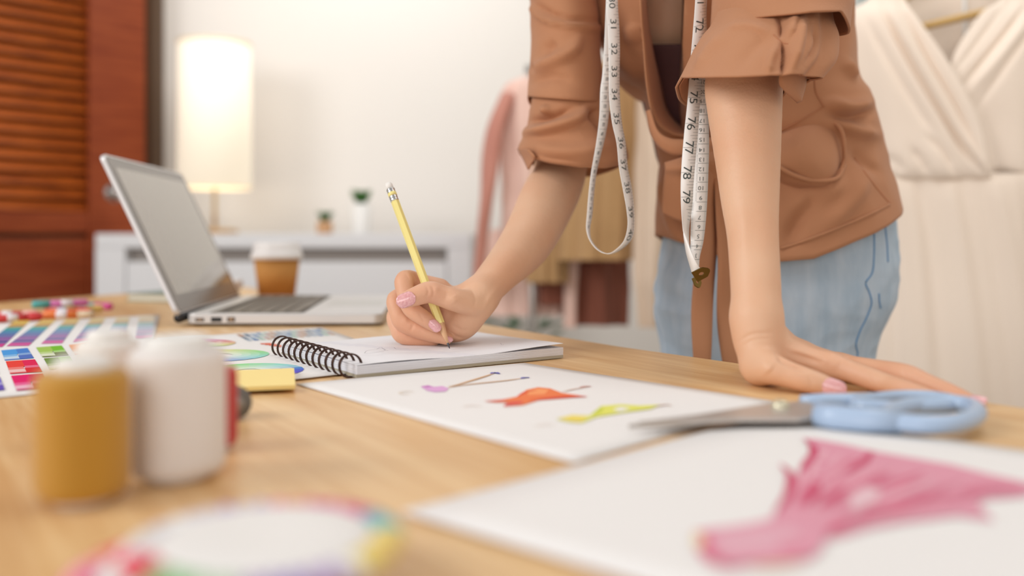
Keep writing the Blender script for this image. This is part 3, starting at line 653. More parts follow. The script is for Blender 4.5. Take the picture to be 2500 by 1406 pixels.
# ------------------------------------------------------------------ spiral notebook
A, B, C_ = Vector((*gxy(870, 925), TABZ)), Vector((*gxy(1375, 875), TABZ)), Vector((*gxy(686, 868), TABZ))
ux, uy = (B - A), (C_ - A); uz = Vector((0, 0, 1)); un, uyn = ux.normalized(), uy.normalized()
nb = empty('spiral_notebook', A + (ux + uy) / 2, 'open spiral notebook with a pencil sketch under the writing hand', 'notebook')
def nslab(name, z0, z1, m, ins=0.0, curl=0.0, n=14, par=nb, jit=0):
    V = []; rnd = random.Random(jit)
    for z in (z0, z1):
        for i in range(n):
            for j in range(n):
                u, v = i / (n - 1), j / (n - 1)
                uu = ins + u * (1 - ins) ; cz = curl * (max(0, u - .55) ** 2 * 2.2) * (1 - .7 * v) + (.0007 * math.sin(u * 9 + v * 3) if curl else 0)
                V.append(A + ux * uu + uy * (v * (1 - .0) ) + Vector((rnd.uniform(-1, 1) * .00015 if jit else 0, 0, z + cz)))
    Fc = []; q = n * n
    for i in range(n - 1):
        for j in range(n - 1):
            a = i * n + j; Fc.append((a, a + 1, a + n + 1, a + n)); Fc.append((q + a, q + a + n, q + a + n + 1, q + a + 1))
    for i in range(n - 1):
        Fc += [(i * n, (i + 1) * n, q + (i + 1) * n, q + i * n), (i * n + n - 1, q + i * n + n - 1, q + (i + 1) * n + n - 1, (i + 1) * n + n - 1), (i, q + i, q + i + 1, i + 1), ((n - 1) * n + i, (n - 1) * n + i + 1, q + (n - 1) * n + i + 1, q + (n - 1) * n + i)]
    return mk(name, V, Fc, m, par, smooth=False)
M_pg = mat('page_white', (238, 238, 242), .7, spec=.2)
M_pg2 = mat('page_edge', (232, 232, 238), .8, spec=.1)
nslab('back_cover', .0006, .0030, mat('grey_board', (176, 170, 152), .8))
for k in range(9): nslab('page_stack' if k == 0 else 'pages', .0031 + k * .00072, .0031 + k * .00072 + .00062, M_pg if k % 2 else M_pg2, .004 + .004 * ((k * 37) % 5) / 5 - .003, jit=k + 1)
top_page = nslab('top_page', .0098, .0101, M_pg, .0, curl=.006)
mb_ = []
wire = mat('bronze_wire', (74, 52, 44), .32, metal=.75)
L = uy.length; NR = 12; rc = .0088
for k in range(NR):
    s0 = .007 + k * (L - .014) / (NR - 1); a = MB()
    for d in (-.0011, .0011):
        pts = []
        for q in range(26):
            th = math.radians(-52 + q * (360 - 64) / 25 + 30)
            # open ring: from hole in the page round the spine and back under
            cx_ = -.0015 + rc * math.cos(th); cz_ = .0088 + rc * math.sin(th)
            pts.append(A + uyn * (s0 + d + .0006 * math.sin(th)) + un * cx_ + uz * max(cz_, .0009))
        a.tube(pts, .00062, 8)
    a.build('ring', wire, nb)
ink = Ink(.0128)
def nstroke(pts, wd=.0004, c=(150, 148, 156)): ink.stroke(pts, wd, c, 20, taper=False)
nstroke([(890, 862), (896, 856), (915, 853), (934, 851), (940, 855), (925, 859), (905, 862), (890, 862)]); nstroke([(920, 852), (930, 848), (938, 853), (948, 856)]); nstroke([(962, 848), (968, 852), (985, 852), (1040, 850), (1095, 850)]); nstroke([(1100, 850), (1140, 846), (1180, 845), (1215, 843)], .0003, (190, 186, 192)); nstroke([(1222, 838), (1226, 842), (1230, 841)], .0003); nstroke([(1130, 842), (1150, 838), (1160, 836)], .0003)
so = ink.build('pencil_sketch', nb, 'faint grey pencil lines')

# ------------------------------------------------------------------ laptop
lap_ = empty('laptop', (-.383, 1.04, TABZ), 'silver open laptop seen from its port side with a grey screen', 'laptop')
N0 = Vector((-.383, 1.04, TABZ)); U = Vector((.233, .004, 0)); Vv = Vector((-.030, .333, 0)); W = Vector((-.0897, 0, .1875))
M_al = mat('aluminium', (214, 212, 212), .38, metal=.35); M_bk = mat('black_plastic', (28, 28, 30), .4); M_key = mat('dark_key', (122, 112, 100), .5)
def lbox(name, u0, u1, v0, v1, z0, z1, m, par=lap_, bev=0.0, seg=3):
    V = [N0 + U * u + Vv * v + uz * z for z in (z0, z1) for v in (v0, v1) for u in (u0, u1)]
    o = mk(name, V, [(0, 2, 3, 1), (4, 5, 7, 6), (0, 1, 5, 4), (2, 6, 7, 3), (0, 4, 6, 2), (1, 3, 7, 5)], m, par, smooth=False)
    if bev: solid(o, 0, bev=bev); o.modifiers['bevel'].segments = seg
    return o
def rrect(name, o0, ax, ay, az, r, m, par, seg=8):
    """rounded-corner plate; o0 corner, ax ay edges, az thickness"""
    la, lb = ax.length, ay.length; a, b = ax / la, ay / lb; pts = []
    for cx_, cy_, s in ((la - r, r, -90), (la - r, lb - r, 0), (r, lb - r, 90), (r, r, 180)):
        for k in range(seg + 1):
            t = math.radians(s + 90 * k / seg); pts.append(o0 + a * (cx_ + r * math.cos(t)) + b * (cy_ + r * math.sin(t)))
    n = len(pts); V = pts + [p + az for p in pts]
    o = mk(name, V, [tuple(range(n))[::-1], tuple(range(n, 2 * n))] + [(i, (i + 1) % n, n + (i + 1) % n, n + i) for i in range(n)], m, par, smooth=False)
    return o
base_ = rrect('base', N0 + U * .03 + uz * .0030, U * .97, Vv, uz * .0113, .011, M_al, lap_); solid(base_, 0, bev=.0012)
rrect('underside', N0 + U * .05 + Vv * .03 + uz * .0002, U * .94, Vv * .96, uz * .003, .010, M_bk, lap_)
for u0, u1, z0, z1 in ((.075, .118, .0060, .0098), (.152, .205, .0052, .0108), (.232, .270, .0054, .0108)):
    p = lbox('port', u0, u1, -.0012, .004, z0, z1, M_bk, base_)
    if u0 != .152: lbox('port_tongue', u0 + .008, u1 - .008, -.0016, .004, z0 + .0012, z1 - .0008, mat('tan_plastic', (170, 140, 110), .6), lap_)
for i in range(6):
    for j in range(14):
        u0 = .14 + i * .075; v0 = .06 + j * .063
        if i == 5 and 3 < j < 9:
            if j == 4: lbox('key', u0, u0 + .066, v0, v0 + .063 * 5 - .006, .0143, .0152, M_key)
            continue
        lbox('key', u0, u0 + (.060 if i else .036), v0, v0 + .053, .0143, .0155, M_key)
lbox('keyboard_well', .125, .60, .05, .95, .0141, .01445, mat('key_well', (64, 58, 52), .6))
lbox('trackpad', .66, .97, .36, .66, .0142, .01455, mat('trackpad_grey', (200, 198, 194), .35))
Wn = (Vv.cross(W)).normalized()
if Wn.x < 0: Wn = -Wn
h0 = N0 + uz * .0125 + U * .0
lid = rrect('lid', h0 - Wn * .0055, Vv, W, Wn * .0055, .010, M_al, lap_); solid(lid, 0, bev=.0008)
rrect('bezel', h0 + Vv * .012 + W * .02, Vv * .976, W * .965, Wn * .0006, .008, mat('bezel_grey', (116, 110, 104), .18), lap_)
rrect('screen', h0 + Vv * .055 + W * .12 + Wn * .0006, Vv * .89, W * .80, Wn * .0003, .0008, mat('glossy_grey_screen', (138, 130, 116), .05, spec=.7, coat=.6), lap_)
a = MB(); a.tube([h0 + Vv * .012 + uz * -.003 - U * .012, h0 + Vv * .985 + uz * -.003 - U * .012], .0058, 14); a.build('hinge', M_bk, lap_)

# ------------------------------------------------------------------ paper cup
cy = 1.50; cx_ = P(676, 0, cy).x; s_ = cy / F
cup = empty('coffee_cup', (cx_, cy, TABZ), 'brown paper coffee cup with a white lid behind the laptop', 'cup')
zt = P(0, 628, cy).z
a = MB(); a.lathe((cx_, cy, 0), [(0, TABZ + .002), (.028, TABZ + .002), (.029, TABZ), (.0375, zt), (.0365, zt), (.028, TABZ + .006)], 48); a.build('cup_body', mat('kraft_paper', (192, 136, 74), .75, spec=.2), cup)
a = MB(); z2 = P(0, 590, cy).z
a.lathe((cx_, cy, 0), [(.0385, zt - .003), (.0418, zt - .002), (.0425, zt + .002), (.0420, zt + .006), (.0395, zt + .008), (.0385, zt + .014), (.0360, z2 - .002), (.0345, z2), (.0325, z2), (.032, z2 - .004), (0, z2 - .004)], 48)
a.build('lid', mat('white_plastic', (238, 234, 232), .45), cup)

# ------------------------------------------------------------------ booklet and papers behind the laptop screen
V, Fc = boxv((P(380, 0, 1.45).x + .045, 1.47, TABZ + .006), (.17, .12, .011)); R_ = .35
def rotz(V, c, a): return [Vector((c[0] + (v.x - c[0]) * math.cos(a) - (v.y - c[1]) * math.sin(a), c[1] + (v.x - c[0]) * math.sin(a) + (v.y - c[1]) * math.cos(a), v.z)) for v in V]
cB = (-.535, 1.47)
bk = empty('booklet', (*cB, TABZ), 'small pale green-edged booklet lying behind the laptop screen', 'booklet')
V, Fc = boxv((*cB, TABZ + .0065), (.135, .10, .010)); mk('pages', rotz(V, cB, -.35), Fc, mat('pale_pages', (222, 216, 200), .8), bk, smooth=False)
for z in (.001, .012): V, Fc = boxv((*cB, TABZ + z), (.14, .105, .0014)); mk('cover', rotz(V, cB, -.35), Fc, mat('grey_green_cover', (120, 138, 130), .6), bk, smooth=False)
wp = MB(); cW = (-.505, 1.49); V, Fc = boxv((*cW, TABZ + .022), (.10, .09, .016)); wp.add(rotz(V, cW, .1), Fc)
tag(solid(wp.build('note_box', M_paper, smooth=False), 0, bev=.001), 'white box of notes on the booklet behind the screen', 'box')

# ------------------------------------------------------------------ coloured pens at the left
def pen(p0, p1, h, r, body, cap, label, lift=0):
    a0, a1 = G(*p0, h), G(*p1, h); c = (a0 + a1) / 2
    t = empty('gel_pen', Vector((c.x, c.y, c.z - r)), label, 'pen', 'pens scattered at the far left of the table')
    d = (a1 - a0); ln = d.length; d.normalize()
    a = MB(); a.tube([a0 + d * ln * .30, a0 + d * ln * .97, a1], [r, r, r * .8], 14); a.build('barrel', mat('pen_%d_%d_%d' % body, body, .35), t)
    a = MB(); a.tube([a0, a0 + d * .002, a0 + d * ln * .30], [r * .8, r * 1.08, r * 1.08], 14); a.build('cap', mat('pen_%d_%d_%d' % cap, cap, .35), t)
    a = MB(); a.tube([a0 + d * ln * .5, a0 + d * ln * .72], r * 1.02, 14); a.build('label_band', mat('pen_band', (232, 226, 232), .5), t)
r_ = .0048
pen((78, 744), (214, 738), .0048 * 3 , r_, (206, 110, 170), (90, 180, 178), 'pink pen with a teal cap, on top of the pen pile')
pen((272, 748), (150, 744), .0048, r_, (120, 170, 190), (212, 76, 150), 'teal-blue pen with a magenta cap at the right of the pile')
pen((190, 753), (110, 746), .0048, r_, (122, 120, 190), (112, 160, 90), 'violet pen with a green cap in the pen pile')
pen((250, 752), (165, 757), .0048, r_, (236, 222, 150), (232, 200, 120), 'pale yellow pen in the pen pile')
pen((222, 762), (112, 761), .0048, r_, (232, 88, 44), (240, 70, 50), 'red-orange pen nearest to the swatch sheet')
pen((228, 767), (104, 768), .0048, r_, (236, 128, 60), (214, 190, 160), 'orange pen with a pale cap beside the swatch sheet')
pen((102, 772), (-20, 779), .0048 * 1, r_, (222, 70, 76), (214, 60, 66), 'red pen at the left edge of the frame')
pen((92, 766), (-30, 769), .0048, r_, (226, 100, 100), (232, 170, 160), 'pale red pen behind the red pen at the left edge')

# ------------------------------------------------------------------ thread spools
def spool(name, label, x, y, r, h, col, ang=0, core=(236, 234, 230), cone=.62, cat='thread spool'):
    t = empty(name, (x, y, TABZ), label, cat)
    m = mat('thread_%d_%d_%d' % col, col, .7, sheen=.3, bump=(500, .35, (.3, .3, 3)))
    prof = [(0, .003)]; n = 40
    for k in range(n + 1):
        u = k / n; rr = r * (1 - .10 * max(0, 1 - u * 9) ** 2 - .12 * max(0, (u - .9) * 10) ** 2) + (.00022 if k % 2 else 0); prof.append((rr, .003 + (h - .003) * u))
    prof.append((r * .5, h + .0004)); prof.append((0, h + .0005))
    a = MB(); a.lathe((x, y, TABZ), prof, 56); a.build('thread', m, t)
    mc = mat('spool_plastic_%d' % core[0], core, .45)
    a = MB(); a.lathe((x, y, TABZ), [(0, 0), (r * .62, 0), (r * .66, .0015), (r * .62, .003), (0, .003)], 40); a.build('base', mc, t)
    a = MB(); a.lathe((x, y, TABZ), [(r * cone, h), (r * cone, h + .003), (r * cone * .8, h + .0055), (r * .3, h + .006), (r * .28, h + .002), (0, h + .002)], 40); a.build('core', mc, t)
    return t
spool('thread_spool', 'golden mustard thread spool, nearest at the left', -.1700, .357, .0176, .0515, (190, 138, 34))
spool('thread_spool', 'white thread spool right of the golden one', -.1455, .392, .0202, .0560, (232, 226, 222), cone=.7)
spool('thread_spool', 'red thread spool mostly hidden behind the white one', -.1478, .440, .0132, .0405, (196, 36, 34), cone=.6)
spool('thread_spool', 'white thread spool behind the golden one', -.2040, .455, .0150, .0520, (236, 232, 226), cone=.7)
gx = G(572, 1030); gb = empty('thread_spool', (gx.x, gx.y, TABZ), 'small dark grey thread spool lying on its side by the sticky notes', 'thread spool')
dg = Vector((-.62, .78, 0)).normalized(); cg = Vector((gx.x + .001, gx.y + .002, TABZ + .0099)); axg = (dg.cross(uz).normalized(), uz, dg)
a = MB(); a.lathe(cg, [(0, 0), (.0088, 0), (.0095, .002), (.0098, .010), (.0095, .017), (.0088, .021), (0, .021)], 32, axg); a.build('thread', mat('grey_thread', (118, 116, 112), .8, bump=(600, .4)), gb)
a = MB(); a.lathe(cg - dg * .001, [(0, 0), (.004, 0), (.004, .0012), (0, .0012)], 24, axg); a.build('core', mat('grey_core', (150, 148, 142), .5), gb)

# ------------------------------------------------------------------ pearl pin wheels in the foreground
M_card = mat('white_pin_card', (236, 233, 230), .5)
PINC = [(92, 184, 196), (214, 70, 140), (230, 130, 160), (232, 150, 130), (184, 164, 204), (228, 226, 224), (228, 72, 96), (140, 198, 136), (190, 214, 186), (160, 140, 200), (232, 210, 120), (206, 198, 206), (236, 200, 120)]
def pinwheel(c, r, h, seq, label, tilt=0):
    t = empty('pin_wheel', (c[0], c[1], TABZ + h - .004), label, 'pins', None)
    a = MB(); a.lathe((c[0], c[1], TABZ + h), [(0, -.004), (r * .86, -.004), (r * .93, -.001), (r * .92, .0015), (r * .8, .0028), (r * .45, .0034), (r * .2, .0030), (0, .0028)], 64); a.build('card', M_card, t)
    n = len(seq)
    for k, ch in enumerate(seq):
        an = 2 * math.pi * k / n; d = Vector((math.cos(an), math.sin(an), 0)); s = Vector((-math.sin(an), math.cos(an), 0)); p = Vector((c[0], c[1], TABZ + h)) + d * (r * .985)
        a = MB(); a.ball(p, (.0062, .0030, .0030), (d, s, uz), 12); a.tube([p - d * .004, p - d * .02], .0003, 6)
        a.build('pin', mat('pearl_bead_%d' % ch, PINC[ch], .22, coat=.5), t)
pinwheel((-.0890, .272), .0375, .0045, [5, 5, 5, 2, 2, 2, 4, 4, 11, 11, 5, 5, 4, 4, 9, 9, 9, 6, 6, 3, 2, 2, 2, 3, 3, 4, 4, 9, 9, 9, 9, 5, 5, 5, 5, 10, 10, 10, 12], 'lower pin wheel with pink and violet pearl heads, under the other wheel')
pinwheel((-.0715, .263), .0348, .0152, [10, 10, 0, 0, 0, 1, 1, 2, 1, 2, 3, 2, 4, 11, 4, 11, 11, 5, 5, 11, 5, 5, 5, 6, 6, 6, 7, 7, 7, 8, 8, 4, 9, 9, 4, 4, 5, 10, 10, 12], 'upper white pin wheel ringed with coloured pearl heads in the foreground')

# ------------------------------------------------------------------ scissors
M_blade = mat('scissor_steel', (196, 190, 184), .35, metal=.45); M_hd = mat('pale_blue_plastic', (172, 194, 222), .35, coat=.2)
sci = empty('scissors', G(1905, 1010), 'pale blue handled scissors lying closed beside the resting hand', 'scissors')
Z0 = .0034
def blade(pts, z0, z1, name):
    q = [gxy(x, y, z0) for x, y in pts]; n = len(q); V = [Vector((x, y, TABZ + z)) for z in (z0, z1) for x, y in q]
    o = mk(name, V, [tuple(range(n)), tuple(range(n, 2 * n))[::-1]] + [(i, n + i, n + (i + 1) % n, (i + 1) % n) for i in range(n)], M_blade, sci, smooth=False); bm = bmesh.new(); bm.from_mesh(o.data); bmesh.ops.recalc_face_normals(bm, faces=bm.faces); bm.to_mesh(o.data); bm.free(); return o
blade([(1535, 1046), (1700, 1024), (1850, 1006), (1900, 996), (1960, 985), (2010, 985), (2010, 1002), (1930, 1016), (1850, 1028), (1700, 1038)], Z0, Z0 + .0022, 'blade')
blade([(1560, 1040), (1700, 1022), (1840, 1000), (1900, 990), (1970, 990), (2010, 1005), (2010, 1022), (1950, 1030), (1880, 1030), (1800, 1030), (1700, 1036)], Z0 + .0025, Z0 + .0048, 'blade')
sp = G(1905, 1004, .006); a = MB(); a.lathe(sp, [(0, -.002), (.0050, -.002), (.0052, .0030), (.0046, .0052), (.0024, .0064), (0, .0064)], 24); a.build('pivot_screw', mat('pale_brass_screw', (214, 206, 180), .3, metal=.5), sci)
def loop(pts, r, name, h, closed=False, flat=.8):
    q = catmull([G(x, y, h)[:] for x, y in pts], 60 if not closed else 60); a = MB(); a.tube([Vector(v) for v in (q if not closed else q[:-1])], r, 16, closed, flat=flat); return a.build(name, M_hd, sci)
near = [(2185, 1030), (2260, 1036), (2340, 1032), (2385, 1012), (2370, 992), (2310, 984), (2235, 990), (2180, 1004), (2160, 1018), (2185, 1030)]
far = [(2105, 980), (2180, 970), (2260, 970), (2320, 978), (2330, 987), (2290, 993), (2200, 996), (2120, 993), (2090, 987), (2105, 980)]
h1 = loop(near, .0050, 'handle', .0085, True, 1.0)
h2 = loop(far, .0042, 'handle', .0075, True, 1.0)
a = MB(); q = [G(x, y, .0085) for x, y in ((1992, 1012), (2040, 1018), (2110, 1025), (2200, 1030))]; a.tube(q, [.0062, .0066, .0064, .0060], 16, flat=1.0); a.build('shank', M_hd, sci)
a = MB(); q = [G(x, y, .0070) for x, y in ((1955, 980), (2010, 980), (2070, 981), (2130, 978))]; a.tube(q, [.0038, .0050, .0052, .0050], 16, flat=1.0); a.build('shank', M_hd, sci)
# ------------------------------------------------------------------ the person
M_skin = mat('skin', (226, 184, 152), .50, sss=.08, spec=.4, var=((222, 172, 138), 16, (1, 1, 1)), bump=(420, .12), flush=(.98, .84, .84))
# writing arm and hand (left in the picture)
wr = [(1168, 724, .780, 40)]
armR = chain([(1385, -60, .97, 85), (1378, 200, .95, 66), (1370, 400, .945, 64), (1338, 487, .915, 68), (1285, 592, .865, 60), (1222, 664, .815, 45), (1168, 724, .780, 38)])
armR2 = chain([(1338, 487, .935, 60), (1285, 592, .880, 56), (1222, 664, .83, 42), (1168, 724, .795, 36)])
palmR = chain([(1168, 724, .785, 38), (1118, 740, .785, 36), (1066, 716, .795, 24)]) + chain([(1168, 727, .790, 37), (1050, 744, .80, 25)]) + chain([(1168, 730, .790, 36), (1044, 776, .80, 24)]) + chain([(1165, 735, .79, 36), (1050, 802, .795, 22)]) \
    + chain([(1168, 728, .780, 38), (1138, 776, .782, 35), (1114, 796, .783, 31), (1070, 806, .795, 24)]) + chain([(1160, 728, .777, 34), (1118, 768, .782, 30)])
thumbR = chain([(1150, 740, .768, 32), (1110, 732, .757, 29), (1080, 722, .755, 27), (1050, 713, .752, 27), (1018, 722, .748, 24), (988, 733, .745, 20)])
indexR = chain([(1074, 704, .790, 25), (1030, 692, .790, 23), (990, 684, .778, 25), (990, 715, .770, 22), (1002, 752, .764, 21), (1035, 777, .760, 20), (1064, 798, .758, 15)])
middleR = chain([(1052, 738, .805, 25), (1005, 725, .798, 24), (967, 731, .785, 23), (973, 765, .778, 22), (988, 788, .776, 25), (1040, 810, .771, 22), (1090, 827, .768, 15)])
ringR = chain([(1044, 772, .81, 24), (1000, 764, .808, 23), (965, 770, .80, 21), (972, 800, .79, 21), (988, 822, .785, 20), (1060, 830, .780, 15)])
pinkyR = chain([(1048, 800, .81, 20), (1012, 796, .812, 18), (990, 800, .808, 17), (1004, 820, .800, 15), (1050, 824, .793, 13)])
V1, F1 = implicit([armR, thumbR, indexR, middleR, ringR, pinkyR], .0010, palmR, armR2, kbetween=.0010)
# supporting arm and flat hand (right in the picture)
armL = chain([(1930, -300, .86, 95), (1890, -80, .79, 85), (1830, 100, .750, 80), (1816, 194, .738, 92), (1817, 254, .730, 90), (1826, 400, .705, 77), (1831, 489, .690, 69), (1838, 578, .675, 61), (1845, 700, .655, 59), (1847, 780, .645, 57)])
armL2 = chain([(1831, 489, .710, 62), (1838, 578, .695, 56), (1845, 700, .672, 54), (1850, 785, .660, 52), (1890, 850, .672, 44)])
palmL = chain([(1847, 780, .645, 57), (1852, 835, .640, 54), (1858, 888, .632, 49)]) + chain([(1852, 830, .645, 50), (1940, 872, .640, 38), (2028, 892, .628, 30)]) + chain([(1856, 830, .655, 48), (1950, 868, .655, 36), (2062, 895, .652, 28)]) \
    + chain([(1858, 830, .665, 46), (1950, 868, .672, 34), (2052, 887, .675, 24)]) + chain([(1862, 840, .68, 42), (1950, 862, .69, 30), (2026, 882, .70, 22)]) + chain([(1858, 888, .636, 46), (1950, 888, .645, 32), (2010, 896, .640, 26)])
thumbL = chain([(1858, 892, .628, 48), (1884, 900, .614, 39), (1925, 914, .606, 33), (1962, 926, .600, 31), (2004, 938, .596, 27), (2040, 950, .592, 20)])
indexL = chain([(2028, 892, .628, 31), (2080, 908, .617, 27), (2130, 926, .605, 27), (2170, 938, .595, 24), (2210, 950, .580, 23), (2290, 972, .560, 16)])
middleL = chain([(2062, 896, .652, 30), (2140, 903, .628, 26), (2212, 915, .603, 27), (2262, 935, .590, 24), (2315, 957, .577, 23), (2360, 975, .565, 19), (2395, 989, .553, 14)])
ringL = chain([(2052, 889, .675, 26), (2120, 897, .660, 22), (2175, 907, .645, 22), (2240, 928, .625, 18), (2288, 942, .610, 14)])
pinkyL = chain([(2026, 884, .70, 22), (2080, 890, .695, 18), (2115, 895, .69, 17), (2155, 903, .68, 14), (2190, 908, .67, 12)])
V2, F2 = implicit([armL, thumbL, indexL, middleL, ringL, pinkyL], .0011, palmL, armL2, kbetween=.0010)
# creases, knuckles and tendons pressed into the two hands
HR = ridges([([(1040, 696), (1045, 711), (1041, 728)], 3, -.0007), ([(1052, 695), (1058, 710), (1055, 728)], 3, -.0006), ([(1064, 698), (1068, 712)], 7, .0008), ([(1104, 720), (1116, 738)], 12, .0014), ([(1092, 712), (1086, 735)], 6, -.0006),
    ([(1000, 664), (1010, 678), (1012, 694)], 3, -.0007), ([(990, 668), (999, 684)], 3, -.0006), ([(1008, 662), (1018, 674)], 3, -.0005), ([(1024, 764), (1036, 788)], 3, -.0006), ([(1010, 792), (1002, 808)], 3.5, -.0007), ([(980, 764), (990, 776), (986, 790)], 8, .0008), ([(968, 800), (984, 812)], 3, -.0006),
    ([(1086, 804), (1112, 820), (1136, 826)], 4, -.0018), ([(1100, 790), (1124, 804), (1146, 806)], 4, -.0008), ([(1226, 690), (1196, 728), (1176, 768)], 7, .0013), ([(1150, 706), (1160, 730), (1156, 750)], 4, -.0007), ([(1118, 752), (1100, 768), (1088, 792)], 8, -.0010)])
HL = ridges([([(1896, 866), (1912, 884), (1940, 898), (1975, 906)], 6, -.0035), ([(1850, 878), (1882, 908)], 20, .0024), ([(1976, 912), (1983, 946)], 5, -.0004), ([(1802, 836), (1836, 816), (1885, 812)], 4, -.0009), ([(1806, 848), (1840, 830), (1880, 826)], 4, -.0006),
    ([(1925, 848), (1980, 866), (2020, 880)], 7, .0014), ([(1960, 846), (2030, 862), (2066, 872)], 6, .0012), ([(1930, 862), (2000, 884)], 6, -.0010), ([(2010, 870), (2050, 892)], 16, .0014), ([(2056, 868), (2076, 884)], 10, .0012), ([(2124, 906), (2132, 940)], 4, -.0007), ([(2136, 908), (2144, 942)], 4, -.0006), ([(2206, 892), (2214, 930)], 4, -.0007), ([(2218, 894), (2226, 932)], 4, -.0006), ([(1812, 500), (1816, 620)], 16, .0010)])
for VV_, HH in ((V1, HR), (V2, HL)):
    for k_ in range(len(VV_)):
        a_ = HH(VV_[k_])
        if a_: VV_[k_, 1] -= a_
# torso, neck, head (mostly covered by clothes or above the frame)
Pt = lambda x, y, z, r: ((x, y, z), r)
def cones(seq): return [(a[0], b[0], a[1], b[1]) for a, b in zip(seq, seq[1:])]
sh_l, sh_r = P(1390, -210, .97), P(1990, -210, .90)
tor = cones([(tuple(P(1890, 800, 1.03)), .085), (tuple(P(1880, 500, 1.04)), .085), (tuple(P(1790, 200, 1.04)), .072), (tuple(P(1700, -40, 1.03)), .078), (tuple(P(1690, -200, 1.00)), .075)])
tor += cones([(tuple(sh_l), .050), (tuple(P(1690, -190, .98)), .062), (tuple(sh_r), .052)]) + cones([(tuple(P(1640, 60, 1.01)), .055), (tuple(P(1640, -100, 1.0)), .06)])
neck = P(1670, -300, .95); hd = Vector((.150, .800, 1.365))
tor += cones([(tuple(P(1685, -230, .98)), .05), (tuple(neck), .046), (tuple(hd + Vector((.02, .04, -.03))), .05)])
headc = cones([(tuple(hd + Vector((0, .03, .03))), .082), (tuple(hd + Vector((-.01, -.02, -.005))), .066), (tuple(hd + Vector((-.02, -.055, -.06))), .034)])
headc += cones([(tuple(hd + Vector((-.025, -.075, .0))), .010), (tuple(hd + Vector((-.032, -.098, -.028))), .012)])     # nose
headc += cones([(tuple(hd + Vector((-.05, -.072, -.055))), .007), (tuple(hd + Vector((-.012, -.082, -.058))), .008)])   # lips
for s in (-1, 1): headc += cones([(tuple(hd + Vector((s * .078, .012, .01))), .012), (tuple(hd + Vector((s * .078, .012, -.025))), .009)])  # ears
V3, F3 = implicit([headc], .0055, tor)
nV = np.vstack([V1, V2, V3]); nF = [tuple(f) for f in F1.tolist()] + [tuple(f) for f in (F2 + len(V1)).tolist()] + [tuple(f) for f in (F3 + len(V1) + len(V2)).tolist()]
body = mk('person', nV, nF, M_skin, loc=(.28, 1.03, 0))
tag(body, 'person in tan rolled-sleeve shirt and light jeans, leaning on the table and drawing', 'person')
fl = body.data.attributes.new('flush', 'FLOAT', 'POINT'); wR, wL = np.array(P(1172, 724, .78)), np.array(P(1850, 850, .64))
nz = lambda p: .25 + .75 * (noise.noise(Vector(p) * 60) * .5 + .5)
va = np.array(nV); dR = np.linalg.norm(va - wR, axis=1); dL = np.linalg.norm(va - wL, axis=1); px_ = CX + F * va[:, 0] / va[:, 1]; py_ = HY - (va[:, 2] - CAMZ) / va[:, 1] * F
fR = np.clip((1185 - px_) / 130, 0, 1) * (dR < .12) * (py_ > 640); fL = np.clip((px_ - 1850) / 380, 0, 1) * (py_ > 830) * (dL < .25) * .9
fl.data.foreach_set('value', [float(a * nz(p)) for a, p in zip(np.maximum(fR, fL), va)])
T1, T2 = bvh(V1, F1.tolist()), bvh(V2, F2.tolist())
M_nail = mat('glitter_pink_nail', (226, 160, 164), .2, coat=.7, spec=.6, var=((240, 188, 188), 700, (1, 1, 1)))
def nail(tree, px, py, dpx, ln, wd, nm='fingernail'):
    c = onto(tree, px, py, 0); d_ = (P(px, py, 1) - EYE).normalized(); h = tree.ray_cast(EYE, d_); n_ = h[1] if h[1] is not None else -d_
    if n_.dot(d_) > 0: n_ = -n_
    n_ = (n_ * .6 - d_ * .4).normalized(); t = P(px + dpx[0], py + dpx[1], c.y) - P(px, py, c.y); t = (t - n_ * t.dot(n_)).normalized(); s = n_.cross(t).normalized()
    V = []; nr, nc = 12, 11
    for i in range(nr):
        u = -1 + 2 * i / (nr - 1)
        w_ = math.sqrt(max(0, 1 - max(0, abs(u) - .35) ** 2 / .4225)) 
        for j in range(nc):
            v = -1 + 2 * j / (nc - 1); V.append(c + t * (u * ln) + s * (v * w_ * wd) + n_ * (.0012 - .0022 * v * v * w_ * w_ - .0007 * u * u))
    o = mk(nm, V, grid_faces(nr, nc), M_nail, body); solid(o, .0006)
nail(T1, 991, 732, (-30, 12), .0082, .0058); nail(T1, 1062, 795, (16, 16), .0060, .0040); nail(T1, 1098, 828, (14, 5), .0028, .0022); nail(T2, 2037, 948, (28, 10), .0078, .0058)
nail(T2, 2388, 975, (18, 12), .0050, .0036)
for s in (-1, 1):
    a = MB(); a.ball(hd + Vector((-.022 + s * .029, -.066, .006)), (.011, .008, .005)); e = a.build('eye', mat('eye_dark', (60, 44, 38), .3), body)
a = MB(); a.ball(hd + Vector((.006, .045, .045)), (.092, .092, .085), n=28); a.ball(hd + Vector((.05, .13, .0)), (.05, .06, .055), n=20); a.tube([hd + Vector((.0, -.03, .105)), hd + Vector((.075, .0, .04)), hd + Vector((.085, .03, -.05))], .018, 12); a.tube([hd + Vector((-.01, -.03, .105)), hd + Vector((-.075, .0, .04)), hd + Vector((-.085, .03, -.05))], .018, 12)
a.build('hair', mat('dark_brown_hair', (56, 38, 30), .5), body)

